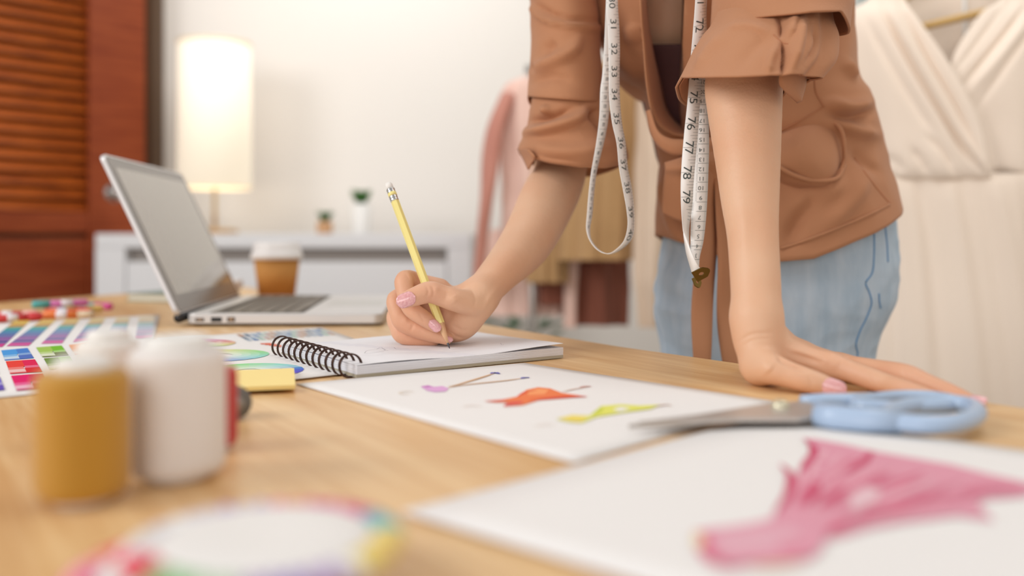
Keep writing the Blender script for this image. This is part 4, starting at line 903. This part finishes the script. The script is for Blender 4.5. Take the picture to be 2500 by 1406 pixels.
# clothes
M_sh = mat('tan_shirt_cloth', (187, 134, 99), .75, spec=.2, sheen=.1, var=((182, 128, 94), 4, (1, 1, 1)), bump=(650, .16))
M_shd = mat('tan_shirt_seam', (180, 120, 84), .8)
M_cam = mat('plum_camisole', (92, 58, 58), .7)
M_jean = mat('light_denim', (176, 196, 214), .88, spec=.1, var=((198, 212, 226), 34, (2, 2, .5)), bump=(900, .5))
M_stitch = mat('blue_denim_seam', (104, 150, 192), .85)
V, Fc = loft([(1500, 1990, (110, 108, 106, 106, 106), 1.03, .104), (1562, 2000, 200, 1.03, .100), (1600, 2040, 330, 1.035, .092), (1640, 2100, 500, 1.04, .094)], 30, 64, lambda u, th, p: fold(p, .004, 12, 2))
solid(mk('camisole', V, Fc, M_cam, body), .001)
SR = ridges([([(2012, 252), (2060, 262), (2112, 250)], 13, .008), ([(2018, 276), (2066, 288), (2118, 276)], 10, -.006), ([(2030, 302), (2080, 322), (2130, 330)], 15, .006), ([(2070, 362), (2100, 398), (2140, 430)], 12, -.004),
    ([(1930, 520), (1990, 478), (2062, 440)], 26, .006), ([(1915, 600), (1950, 530), (2000, 465)], 20, -.008), ([(2000, 560), (2060, 500), (2110, 420)], 22, .005), ([(1476, 20), (1510, 110), (1556, 205)], 16, .006), ([(1455, 40), (1478, 130), (1502, 190)], 12, -.007), ([(1548, 60), (1556, 110)], 18, .006),
    ([(1632, 420), (1640, 500), (1668, 590)], 16, .006), ([(1650, 420), (1668, 500), (1690, 600)], 10, -.006), ([(2066, 60), (2040, 110), (2005, 160)], 14, -.006), ([(2050, 150), (2075, 190)], 12, .005), ([(2010, 40), (2005, 150)], 12, -.004), ([(1620, 330), (1700, 350), (1780, 352)], 12, -.008)])
def sdisp(u, th, p):
    return fold(p, .004, 7, 4.2, (1, 1, 1.5)) + fold(p, .002, 17, 9.0, (1.4, 1, .8)) + 1.5 * SR(p, math.sin(th) > 0)
LV = [(1440, 2070, -260, .95, .10), (1428, 2068, -120, .95, .12), (1438, 2062, 0, .97, .12), (1480, 2066, 100, .985, .12), (1516, 2074, 180, .99, .115), (1578, 2100, 225, .995, .115),
      (1590, 2124, 290, 1.0, .115), (1606, 2132, 345, 1.01, .115), (1618, 2142, 400, 1.01, .118), (1614, 2162, (440, 465, 480, 465, 445), 1.01, .122), (1610, 2176, (575, 645, 632, 568, 498), 1.01, .128)]
V, Fc = loft(LV, 110, 200, sdisp)
shirt = mk('shirt', V, Fc, M_sh, body); solid(shirt, .0016, off=0)
Tsh = bvh(V, Fc)
VO = [(1566, -200), (1569, 30), (1574, 110), (1581, 200), (1592, 268), (1612, 302), (1640, 322), (1672, 328), (1672, 240), (1666, 110), (1680, -200)]
co = [tuple(P(x, y, .70)) for x, y in VO] + [tuple(P(x, y, 1.0)) for x, y in VO]; n = len(VO)
ct = mk('cutter', co, [tuple(range(n)), tuple(range(n, 2 * n))[::-1]] + [(i, n + i, n + (i + 1) % n, (i + 1) % n) for i in range(n)], M_shd, None, smooth=False)
bm = bmesh.new(); bm.from_mesh(ct.data); bmesh.ops.recalc_face_normals(bm, faces=bm.faces); bm.to_mesh(ct.data); bm.free()
b_ = shirt.modifiers.new('neck_opening', 'BOOLEAN'); b_.operation = 'DIFFERENCE'; b_.object = ct; b_.solver = 'EXACT'
bpy.context.view_layer.update()
dg_ = bpy.context.evaluated_depsgraph_get(); me = bpy.data.meshes.new_from_object(shirt.evaluated_get(dg_)); shirt.modifiers.clear(); shirt.data = me
if not me.materials: me.materials.append(M_sh)
for p in me.polygons: p.use_smooth = True; p.material_index = 0
bpy.data.objects.remove(ct)
SHORG = base(body)
def ribbon(rows, n=60, disp=None, nc=6):
    """rows (lx, ly, lY, rx, ry, rY)"""
    A = catmull(rows, n); V = []
    for i, r in enumerate(A):
        a, b = P(*r[:3]), P(*r[3:])
        for j in range(nc):
            u = j / (nc - 1); V.append(a.lerp(b, u) + Vector((0, -1, 0)) * ((disp(i / (n - 1), u) if disp else 0)))
    return V, grid_faces(n, nc)
def edge(pts, wpx, lift, name, m, tree=Tsh, par=shirt, off=.0015, th=.0012, dflt=.9):
    """a narrow band that follows the cloth under it"""
    A = catmull(pts, 50); rows = []
    for i in range(50):
        t = A[min(i + 1, 49)] - A[max(i - 1, 0)]; t /= np.hypot(*t) + 1e-9; nx, ny = -t[1], t[0]
        rows.append([onto(tree, A[i][0] + nx * wpx * s, A[i][1] + ny * wpx * s, off, dflt) for s in (-.5, 0, .5)])
    V = [p for r in rows for p in r]
    o = mk(name, V, grid_faces(50, 3), m, par); solid(o, th); return o
# front edges of the open shirt: facings that turn inwards
V, Fc = ribbon([(1560, -200, .855, 1574, -200, .87), (1563, 0, .852, 1578, 0, .875), (1571, 110, .868, 1592, 110, .90), (1578, 200, .878, 1612, 200, .93), (1590, 268, .885, 1628, 262, .94), (1610, 305, .89, 1650, 295, .94), (1640, 326, .893, 1672, 312, .94), (1676, 334, .895, 1690, 318, .94)])
tag(solid(mk('front_facing', V, Fc, M_sh, shirt), .0014), 'dark inner facing of the open front')
edge([(1566, -150), (1568, 30), (1573, 110), (1579, 195), (1590, 265)], 7, 0, 'front_edge_seam', M_sh, off=.002, dflt=.87)
V, Fc = ribbon([(1676, -200, .93, 1712, -200, .84), (1668, 0, .93, 1708, 0, .845), (1664, 110, .935, 1700, 110, .86), (1660, 240, .94, 1692, 240, .875), (1664, 320, .93, 1690, 330, .89)])
solid(mk('front_facing', V, Fc, M_sh, shirt), .0014)
# waist tie: band, loop and two hanging ends
V, Fc = ribbon([(1588, 268, .880, 1578, 272, .885), (1606, 318, .872, 1592, 332, .880), (1636, 338, .866, 1622, 368, .872), (1680, 340, .862, 1672, 384, .866), (1760, 335, .862, 1760, 385, .866)], 50, lambda u, v: .003 * math.sin(v * 3.14))
solid(mk('waist_band', V, Fc, M_sh, shirt), .002)
V, Fc = patch([[(1624, 398, .875), (1660, 388, .862), (1700, 372, .858), (1760, 365, .862)], [(1626, 412, .872), (1665, 408, .850), (1705, 396, .848), (1765, 392, .855)], [(1624, 428, .880), (1668, 432, .862), (1708, 424, .858), (1770, 420, .862)], [(1620, 470, .890), (1664, 480, .876), (1708, 480, .870), (1770, 480, .870)], [(1618, 520, .900), (1664, 540, .888), (1708, 550, .882), (1770, 560, .884)]], 30, 24)
tag(solid(mk('waist_tie', V, Fc, M_sh, shirt), .003), 'wide folded part of the waist tie')
def tie(rows, nm='waist_tie'):
    V, Fc = ribbon(rows, 70, lambda u, v: .0035 * math.sin(v * 3.14 + 1.2 * math.sin(u * 5)) + .002 * math.sin(u * 16)); return solid(mk(nm, V, Fc, M_sh, shirt), .0018)
tie([(1702, 360, .860, 1748, 360, .862), (1704, 440, .858, 1752, 440, .862), (1700, 560, .862, 1750, 560, .868), (1693, 680, .866, 1744, 680, .872), (1689, 800, .870, 1736, 800, .876), (1698, 940, .872, 1728, 960, .878)])
tie([(1738, 370, .866, 1778, 370, .872), (1744, 470, .866, 1790, 470, .872), (1750, 600, .868, 1800, 600, .874), (1750, 720, .872, 1806, 720, .878), (1756, 830, .876, 1812, 830, .880), (1775, 950, .880, 1818, 960, .884)])
# side pocket pouch with a gaping mouth
V, Fc = patch([[(1900, 330, .890), (1960, 296, .895), (2006, 268, .905), (2016, 264, .91)], [(1898, 372, .868), (1955, 345, .868), (2018, 330, .885), (2052, 340, .905)], [(1900, 410, .868), (1955, 395, .862), (2025, 392, .875), (2062, 376, .905)], [(1905, 432, .880), (1960, 440, .872), (2022, 442, .880), (2060, 412, .905)], [(1908, 452, .894), (1962, 458, .885), (2026, 456, .892), (2074, 410, .912)]], 30, 34, lambda u, v, p: fold(p, .003, 14, 7))
pk = solid(mk('pocket', V, Fc, M_sh, shirt), .0016)
a = MB(); q = catmull([P(*k)[:] for k in ((2012, 262, .900), (2030, 292, .890), (2046, 306, .886), (2058, 330, .886), (2062, 372, .888), (2058, 402, .888), (2040, 434, .884))], 40); a.tube([Vector(v) for v in q], .0020, 10); a.build('pocket_rim', M_sh, pk)
a = MB(); q = catmull([P(*k)[:] for k in ((1902, 408, .862), (1940, 428, .864), (1985, 440, .870), (2040, 436, .876), (2062, 404, .892))], 40); a.tube([Vector(v) for v in q], .0022, 10); a.build('pocket_seam', M_sh, pk)
edge([(1900, 322), (1950, 296), (2000, 268), (2012, 258)], 3, 0, 'seam', M_shd, th=.0006)
edge([(1990, 165), (1992, 220), (2012, 262)], 3, 0, 'seam', M_shd, th=.0006)
edge([(2086, 385), (2120, 432), (2160, 482), (2174, 496)], 4, 0, 'seam', M_shd, th=.0008)
edge([(1905, 606), (1980, 582), (2060, 551), (2130, 520), (2172, 498)], 7, 0, 'hem', M_sh, off=.0022)
yk = [(a, b, ra + .016, rb + .016) for a, b, ra, rb in cones([(tuple(sh_l), .050), (tuple(P(1690, -190, 1.0)), .060), (tuple(sh_r), .052)])]
yk += cones([(tuple(sh_l), .064), (tuple(P(1386, -110, .965)), .062)]) + cones([(tuple(sh_r), .066), (tuple(P(1925, -130, .83)), .075)])
V5, F5 = implicit([[]], .005, yk); mk('yoke', V5, [tuple(f) for f in F5.tolist()], M_sh, shirt)
# sleeve and rolled cuff over the supporting arm
V, Fc = loft([(1800, 2120, -260, .83, .085), (1762, 2080, -140, .80, .082), (1750, 2054, -60, .77, .085), (1749, 2046, 0, .765, .088), (1752, 2040, (54, 40, 29, 27, 88), .762, .092)], 50, 110, lambda u, th, p: fold(p, .0035, 13, 2.5, (1, 1, .8)))
solid(mk('sleeve', V, Fc, M_sh, shirt), .0018)
CR = ridges([([(1906, 96), (1908, 66), (1898, 38)], 7, -.005), ([(1922, 96), (1930, 60), (1935, 38)], 9, .006), ([(1910, 106), (1914, 140), (1910, 184)], 6, -.009), ([(1952, 42), (1944, 100), (1926, 172)], 11, .007), ([(1984, 60), (1990, 110), (1960, 160)], 10, -.004),
    ([(1704, 170), (1738, 120), (1775, 82)], 14, .003), ([(1880, 92), (1840, 120), (1800, 170)], 18, -.003), ([(1778, 70), (1830, 62), (1880, 80)], 10, .003), ([(1896, 110), (1880, 150), (1876, 180)], 8, .004)])
def cdisp(u, th, p):
    t = (th % (2 * math.pi)); d = 0.0
    for a0, am, wd in ((1.00, -.010, .14), (.62, .006, .18), (1.35, .004, .2), (.28, -.010, .14), (.02, .010, .18), (-.25 % 6.28, -.010, .15), (2.3, .0025, .4)):
        dd = (t - a0 + math.pi) % (2 * math.pi) - math.pi; d += am * math.exp(-(dd / wd) ** 2) * min(1, .45 + u * .7)
    return d * .5 + fold(p, .0015, 20, 6) + 1.2 * CR(p, math.sin(th) > 0)
V, Fc = loft([(1768, 2000, 10, .755, .060), (1738, 2004, (62, 46, 38, 36, 60), .752, .066), (1716, 2010, (90, 80, 78, 80, 96), .748, .074), (1690, 2000, (140, 136, 132, 134, 150), .742, .082), (1664, 1964, (190, 188, 184, 181, 196), .738, .088)], 90, 360, cdisp, power=2.3)
cuffL = solid(mk('cuff', V, Fc, M_sh, shirt), .0016); Tc_ = bvh(V, Fc)
# inner turned layer of the same cuff
V, Fc = loft([(1690, 1950, (150, 150, 148, 148, 156), .738, .078), (1672, 1956, (188, 186, 183, 181, 192), .738, .086)], 8, 90, cdisp, power=2.3)
solid(mk('cuff_lining', V, Fc, M_shd, cuffL), .001)
edge([(1888, 84), (1900, 97), (1912, 104), (1924, 107)], 3.0, 0, 'tuck_stitch', M_shd, tree=Tc_, par=cuffL, off=.001, th=.0008)
V, Fc = ribbon([(1900, 150, .672, 1968, 140, .700), (1904, 180, .668, 1966, 172, .700), (1906, 212, .676, 1966, 208, .708), (1946, 250, .704, 1954, 248, .712)], 30, lambda u, v: .006 * math.sin(v * 3.1), 10)
solid(mk('cuff_ruffle', V, Fc, M_sh, cuffL), .0016)
# sleeve and rolled cuff over the writing arm
SL = ridges([([(1300, 18), (1336, 48), (1396, 64), (1456, 68)], 7, .006), ([(1300, 6), (1340, 34), (1400, 50), (1456, 54)], 8, -.004), ([(1306, 168), (1350, 152), (1392, 128), (1412, 92)], 13, .006), ([(1330, 130), (1360, 105)], 14, -.004), ([(1300, 205), (1350, 190), (1400, 200)], 12, -.003), ([(1300, 160), (1310, 172)], 6, -.005)])
CS = ridges([([(1284, 322), (1340, 314), (1400, 294), (1432, 262)], 12, .009), ([(1292, 300), (1340, 290), (1395, 268)], 10, -.006), ([(1440, 272), (1462, 292), (1480, 320)], 14, -.012), ([(1300, 352), (1360, 368), (1430, 366), (1500, 350)], 18, .005), ([(1330, 275), (1345, 262)], 8, .005), ([(1290, 376), (1340, 392), (1420, 404)], 6, .003)])
V, Fc = loft([(1330, 1500, -260, .98, .070), (1300, 1462, -120, .965, .066), (1297, 1450, -40, .955, .064), (1300, 1458, 60, .945, .066), (1299, 1464, 150, .94, .067), (1292, 1468, (236, 240, 244, 248, 250), .935, .068)], 60, 110,
             lambda u, th, p: fold(p, .0022, 12, 12, (1, 1, 1.4)) + 1.5 * SL(p, math.sin(th) > 0))
solid(mk('sleeve', V, Fc, M_sh, shirt), .0018)
V, Fc = loft([(1302, 1450, -30, .95, .060), (1300, 1456, (8, 30, 48, 58, 64), .95, .0665)], 12, 90)
V, Fc = loft([(1303, 1462, 215, .93, .056), (1299, 1478, (262, 268, 270, 268, 262), .932, .062), (1290, 1492, (300, 300, 300, 290, 280), .932, .066), (1280, 1512, (330, 335, 340, 335, 325), .93, .070), (1268, 1530, (362, 374, 384, 386, 380), .93, .074), (1284, 1520, (378, 398, 408, 410, 398), .932, .070)], 60, 130,
             lambda u, th, p: fold(p, .002, 14, 21, (1, 1, 1.3)) + 1.4 * CS(p, math.sin(th) > 0))
cuffR = solid(mk('cuff', V, Fc, M_sh, shirt), .0018)
V, Fc = ribbon([(1264, 362, .925, 1292, 366, .875), (1276, 384, .925, 1306, 384, .872), (1290, 414, .915, 1298, 398, .890)], 20, None, 6)
solid(mk('cuff_flap', V, Fc, M_sh, cuffR), .0016)

# jeans
JL = [(1690, 2130, 400, 1.02, .098), (1652, 2152, 470, 1.02, .104), (1640, 2166, 530, 1.02, .108), (1622, 2173, 600, 1.02, .112), (1612, 2168, 680, 1.02, .116), (1610, 2152, 760, 1.02, .118), (1620, 2128, 830, 1.02, .116), (1634, 2104, 900, 1.02, .112), (1650, 2090, 960, 1.02, .105)]
def jd(u, th, p): return fold(p, .006, 8, 31, (1, 1, 1.6)) + fold(p, .002, 26, 3, (1, 1, 1.4))
V, Fc = loft(JL, 110, 200, jd); Fc.append(tuple((110 - 1) * 200 + k for k in range(200))[::-1])
jeans = mk('jeans', V, Fc, M_jean, body); Tj = bvh(V, Fc)
for cxm in (1745, 1990):
    c0 = P(cxm, 0, 1.02).x; a = MB()
    lv = [(.70, .062, .08), (.60, .070, .085), (.45, .064, .07), (.36, .062, .068), (.2, .056, .06), (.08, .06, .062), (.07, .057, .06)]
    A = catmull([(z, rx, ry) for z, rx, ry in lv], 40); VV = [Vector((c0 + rx * math.cos(t), 1.02 + ry * math.sin(t), z)) for z, rx, ry in A for t in np.linspace(0, 2 * math.pi, 48, endpoint=False)]
    VV = [v + Vector((math.cos(k), math.sin(k), 0)) * fold(v, .004, 10, c0 * 9) for k, v in enumerate(VV)] if False else VV
    mk('trouser_leg', VV, grid_faces(40, 48, True)[::1], M_jean, jeans)
    V4, F4 = implicit([[]], .004, cones([((c0, 1.06, .035), .034), ((c0, .98, .032), .035), ((c0 - .005, .90, .026), .026)]) + cones([((c0, 1.05, .05), .036), ((c0, 1.03, .10), .034)]))
    V4[:, 2] = np.maximum(V4[:, 2], .001); mk('shoe', V4, [tuple(f) for f in F4.tolist()], mat('white_canvas', (228, 226, 222), .7), body)
def seam(pts, r=.0008, m=M_stitch, name='seam'):
    q = catmull(pts, 60); a = MB(); a.tube([onto(Tj, x, y, .0006, .93) for x, y in q], r, 8); return a.build(name, m, jeans)
seam([(2130, 524), (2134, 560), (2134, 620), (2130, 665), (2114, 690), (2122, 712), (2128, 740), (2116, 775), (2100, 808), (2090, 840), (2094, 862), (2088, 890)])
seam([(2158, 512), (2162, 560), (2166, 600), (2168, 640)]); seam([(2146, 716), (2147, 735), (2150, 752)], .0008)
rv = onto(Tj, 2124, 537, .0005, .95); a = MB(); a.lathe(rv, [(0, 0), (.0042, 0), (.0042, .0012), (.0022, .0018), (0, .0022)], 20, (Vector((1, 0, 0)), uz, Vector((0, -1, 0)))); a.build('rivet', mat('black_metal_rivet', (46, 40, 38), .35, metal=.8), jeans)
a = MB(); a.ball(rv + Vector((0, -.002, 0)), .0013); a.build('rivet_center', mat('brass_dot', (196, 160, 96), .3, metal=.8), jeans)
seam([(2060, 548), (2095, 542), (2120, 532)], .0007)

# ------------------------------------------------------------------ pencil
p0, p1 = P(1098, 851, .751), P(948.5, 449, .80)
dv = (p1 - p0); LN = dv.length; dv.normalize()
pa = dv.cross(Vector((0, 1, 0))).normalized(); pb = pa.cross(dv).normalized(); AXp = (pa, pb, dv)
pencil = empty('pencil', p0, 'pale yellow pencil with a white eraser held in the writing hand', 'pencil')
r = .0037; a = MB(); pts = []
a.lathe(p0, [(r * .98, .0215), (r, .023), (r, LN - .0175)], 6, AXp); o = a.build('barrel', mat('pale_yellow_paint', (246, 232, 150), .35, coat=.3), pencil, smooth=False)
a = MB(); a.lathe(p0, [(.0009, .0045), (r * .99, .0225)], 24, AXp); a.build('sharpened_wood', mat('pencil_wood', (226, 180, 138), .7), pencil)
a = MB(); a.lathe(p0, [(0, 0), (.0004, .0003), (.0010, .005), (0, .006)], 16, AXp); a.build('lead', mat('graphite', (80, 80, 86), .35, metal=.3), pencil)
a = MB(); rf = .0036; prof = []
for k in range(15): prof.append((rf + (.00022 if k % 3 == 1 else 0), LN - .0178 + k * .0125 / 14))
a.lathe(p0, prof, 28, AXp); a.build('ferrule', mat('silver_ferrule', (206, 206, 204), .22, metal=.95), pencil)
a = MB(); a.lathe(p0, [(rf + .0003, LN - .0125), (rf + .0003, LN - .0092)], 28, AXp); a.build('ferrule_band', MATS['pale_yellow_paint'], pencil)
a = MB(); a.lathe(p0, [(.0031, LN - .0056), (.0032, LN - .001), (.0026, LN + .0004), (0, LN + .0006)], 24, AXp); a.build('eraser', mat('white_eraser', (240, 238, 234), .7), pencil)

# ------------------------------------------------------------------ measuring tape
M_tape = mat('white_tape', (250, 250, 248), .45, coat=.1); M_ti = mat('tape_ink', (72, 84, 84), .6); M_brass = mat('antique_brass', (118, 96, 46), .35, metal=.8)
tape = empty('measuring_tape', P(1600, 300, .85), 'white measuring tape hanging in two strands from the person\'s neck', 'measuring tape')
def glyph(txt, size):
    cu = bpy.data.curves.new('t', 'FONT'); cu.body = txt; cu.size = size; cu.align_x = 'CENTER'; cu.align_y = 'CENTER'; cu.offset = 0
    ob = bpy.data.objects.new('t', cu); sc.collection.objects.link(ob); bpy.context.view_layer.update()
    me = bpy.data.meshes.new_from_object(ob.evaluated_get(bpy.context.evaluated_depsgraph_get()))
    V = [(v.co.x, v.co.y) for v in me.vertices]; Fc = [tuple(p.vertices) for p in me.polygons]
    bpy.data.objects.remove(ob); bpy.data.curves.remove(cu); bpy.data.meshes.remove(me); return V, Fc
class Strip:
    def __init__(s, rows, n=240, dY=0):
        rows = [(r[0], r[1], r[2] + dY, r[3], r[4], r[5] + dY) for r in rows]
        s.A = catmull(rows, n); s.n = n; s.L = [P(*r[:3]) for r in s.A]; s.R = [P(*r[3:]) for r in s.A]
        c = [(a + b) / 2 for a, b in zip(s.L, s.R)]; s.S = np.concatenate([[0], np.cumsum([(b - a).length for a, b in zip(c, c[1:])])])
        s.W = .5 * sum((b - a).length for a, b in zip(s.L, s.R)) / n * 2
    def at(s, S, v, off=.0004):
        t = float(np.interp(S, s.S, np.arange(s.n))); i = min(int(t), s.n - 2); f = t - i
        a = s.L[i].lerp(s.L[i + 1], f); b = s.R[i].lerp(s.R[i + 1], f); p = a.lerp(b, v)
        nn = (b - a).cross(s.L[i + 1] - s.L[i])
        if nn.length > 1e-12:
            nn.normalize()
            if nn.dot(EYE - p) < 0: nn = -nn
            p = p + nn * off
        return p
    def s_of(s, py, lo=0, hi=None):
        hi = hi or s.n; ys = [(s.A[i][1] + s.A[i][4]) / 2 for i in range(lo, hi)]; k = int(np.argmin([abs(y - py) for y in ys])); return float(s.S[lo + k])
    def mesh(s, name, th=.0005):
        V = [p for a, b in zip(s.L, s.R) for p in (a, a.lerp(b, .5), b)]
        o = mk(name, V, grid_faces(s.n, 3), M_tape, tape); solid(o, th); return o
class Marks:
    def __init__(s, st): s.st = st; s.V = []; s.F = []
    def text(s, txt, S0, v, size, rot):
        V, Fc = glyph(txt, size); w = s.st.W; n = len(s.V)
        for x, y in V:
            if rot == 'cw': dS, dv = x, y            # reads downwards, tops to the right
            else: dS, dv = y, -x                      # upside down
            s.V.append(s.st.at(S0 + dS, v + dv / w))
        s.F += [tuple(i + n for i in f) for f in Fc]
    def tick(s, S0, v0, v1, wd=.0003):
        n = len(s.V); s.V += [s.st.at(S0 - wd / 2, v0), s.st.at(S0 - wd / 2, v1), s.st.at(S0 + wd / 2, v1), s.st.at(S0 + wd / 2, v0)]; s.F.append((n, n + 1, n + 2, n + 3))
    def build(s, par): return mk('printed_scale', s.V, s.F, M_ti, par, smooth=False)
# right strand, front strip 71..79
SA = Strip([(1716, -420, .86, 1758, -420, .87), (1702, -120, .80, 1742, -120, .81), (1698, 0, .785, 1724, 0, .795), (1692, 80, .78, 1724, 70, .79), (1686, 150, .778, 1716, 150, .786), (1679, 245, .775, 1709, 245, .780), (1671, 320, .772, 1704, 320, .776), (1665, 390, .77, 1698, 390, .772), (1662, 450, .77, 1693, 450, .772), (1663, 500, .77, 1690, 500, .776),
            (1666, 545, .772, 1682, 560, .782), (1669, 575, .775, 1683, 600, .770), (1675, 615, .776, 1692, 625, .766), (1683, 645, .776, 1702, 645, .766), (1690, 668, .775, 1710, 656, .768)])
oA = SA.mesh('front_strip'); MK = Marks(SA)
for nmb in range(66, 80):
    S0 = SA.s_of(481 - (79 - nmb) * 60.2)
    if nmb < 71 and S0 < .01: continue
    MK.text(str(nmb), S0, .42, .0122, 'cw'); MK.tick(S0, 0, 1, .00025)
    S1 = SA.s_of(481 - (79 - nmb) * 60.2 + 60.2) if nmb < 79 else S0 + .0215
    for k in range(1, 8): MK.tick(S0 + (S1 - S0) * k / 8, .62 if k != 4 else .45, 1, .0002)
MK.build(oA)
# right strand, rear strip 19..3
SB = Strip([(1730, -420, .88, 1772, -420, .88), (1712, -120, .815, 1750, -120, .815), (1706, 0, .80, 1726, 0, .80), (1704, 120, .795, 1727, 120, .795), (1697, 250, .788, 1729, 250, .788), (1693, 350, .784, 1731, 350, .784), (1692, 430, .782, 1729, 430, .782), (1690, 480, .781, 1727, 480, .781), (1687, 540, .781, 1723, 540, .781), (1686, 590, .781, 1717, 590, .781), (1687, 630, .780, 1708, 630, .780), (1692, 672, .779, 1706, 676, .779)])
oB = SB.mesh('rear_strip'); MK = Marks(SB)
for nmb in range(3, 32):
    S0 = SB.s_of(634 - (nmb - 3) * 23.6); S1 = SB.s_of(634 - (nmb - 2) * 23.6)
    MK.text(str(nmb), (S0 + S1) / 2 + .0008, .56, .0050, 'up'); MK.tick(S0, .30, 1 if nmb % 1 == 0 else .9, .0003)
    for k in range(1, 10): MK.tick(S0 + (S1 - S0) * k / 10, .86, 1, .00012); MK.tick(S0 + (S1 - S0) * k / 10, .0 if nmb < 9 else .2, .12 if nmb < 9 else .3, .00012)
MK.tick(SB.s_of(600), 0, 1, .0003)
MK.build(oB)
# metal ends
def clip(c, u, v, w_, h_, nm='metal_end'):
    """plate with a round hole, tapering to a point"""
    out = [(-.5, -.5), (.25, -.5), (.62, -.1), (.62, .1), (.25, .5), (-.5, .5)]; m_n = 24; V = []
    ring = []
    for k in range(m_n):
        an = 2 * math.pi * k / m_n; d = (math.cos(an), math.sin(an)); best = 9
        for i in range(len(out)):
            (x1, y1), (x2, y2) = out[i], out[(i + 1) % len(out)]; ex, ey = x2 - x1, y2 - y1; den = d[0] * ey - d[1] * ex
            if abs(den) > 1e-9:
                t = (x1 * ey - y1 * ex) / den; s_ = (x1 * d[1] - y1 * d[0]) / den
                if t > 0 and -1e-6 <= s_ <= 1 + 1e-6: best = min(best, t)
        ring.append(best)
    for rr in (0, 1):
        for k in range(m_n):
            an = 2 * math.pi * k / m_n; q = .17 if rr == 0 else ring[k]; V.append(c + u * (q * math.cos(an) * h_) + v * (q * math.sin(an) * w_))
    o = mk(nm, V, [(k, (k + 1) % m_n, m_n + (k + 1) % m_n, m_n + k) for k in range(m_n)], M_brass, tape, smooth=False); solid(o, .0012); return o
cA = P(1712, 668, .770); clip(cA, (P(1735, 656, .768) - cA).normalized(), (P(1724, 686, .774) - cA).normalized(), .011, .013)
cB_ = P(1702, 688, .778); clip(cB_, (P(1708, 704, .776) - cB_).normalized(), (P(1716, 682, .782) - cB_).normalized(), .0085, .009)
# left strand: one loop
SC = Strip([(1476, -420, .93, 1530, -420, .93), (1478, -120, .86, 1510, -120, .87), (1480, 0, .84, 1508, 0, .85), (1484, 60, .838, 1511, 60, .848), (1486, 120, .836, 1513, 120, .846), (1487, 180, .835, 1512, 180, .846), (1488, 240, .835, 1513, 240, .846), (1495, 300, .836, 1518, 300, .848), (1506, 350, .838, 1527, 350, .851), (1512, 410, .840, 1532, 405, .854),
            (1521, 460, .842, 1541, 455, .856), (1530, 510, .844, 1547, 505, .860), (1533, 550, .846, 1548, 550, .862), (1525, 585, .848, 1542, 582, .864), (1508, 606, .850, 1520, 606, .866), (1486, 619, .853, 1490, 620, .869), (1462, 612, .858, 1464, 611, .874), (1442, 590, .862, 1444, 586, .878), (1432, 560, .866, 1440, 558, .881), (1434, 520, .868, 1446, 522, .882),
            (1438, 470, .868, 1450, 472, .881), (1444, 420, .868, 1456, 422, .880), (1451, 380, .866, 1466, 380, .877), (1459, 330, .864, 1478, 330, .874), (1464, 280, .862, 1486, 280, .870), (1466, 220, .860, 1490, 220, .866), (1471, 180, .860, 1494, 180, .866), (1476, 100, .860, 1496, 100, .866), (1480, 0, .862, 1500, 0, .868), (1484, -120, .875, 1506, -120, .88), (1490, -420, .94, 1532, -420, .94)], 520, -.035)
oC = SC.mesh('loop_strip'); MK = Marks(SC); half = int(520 * 14 / 30)
for nmb in range(30, 41):
    S0 = SC.s_of([8, 62, 118, 174, 231, 289, 349, 402, 458, 517, 573][nmb - 30], 0, half); MK.text(str(nmb), S0, .45, .0115, 'cw'); MK.tick(S0, 0, .1, .0002)
    for k in range(8): MK.tick(S0 + .0222 * k / 8, .80 if k != 4 else .55, 1, .0002)
for k in range(22):
    py = 148 + 22.5 * k
    if py > 575: break
    S0 = SC.s_of(py, int(520 * 17 / 30), 519); MK.tick(S0 + .0044, .1, .98, .0002); MK.text(str(78 + k), S0, .5, .0048, 'up')
MK.build(oC)
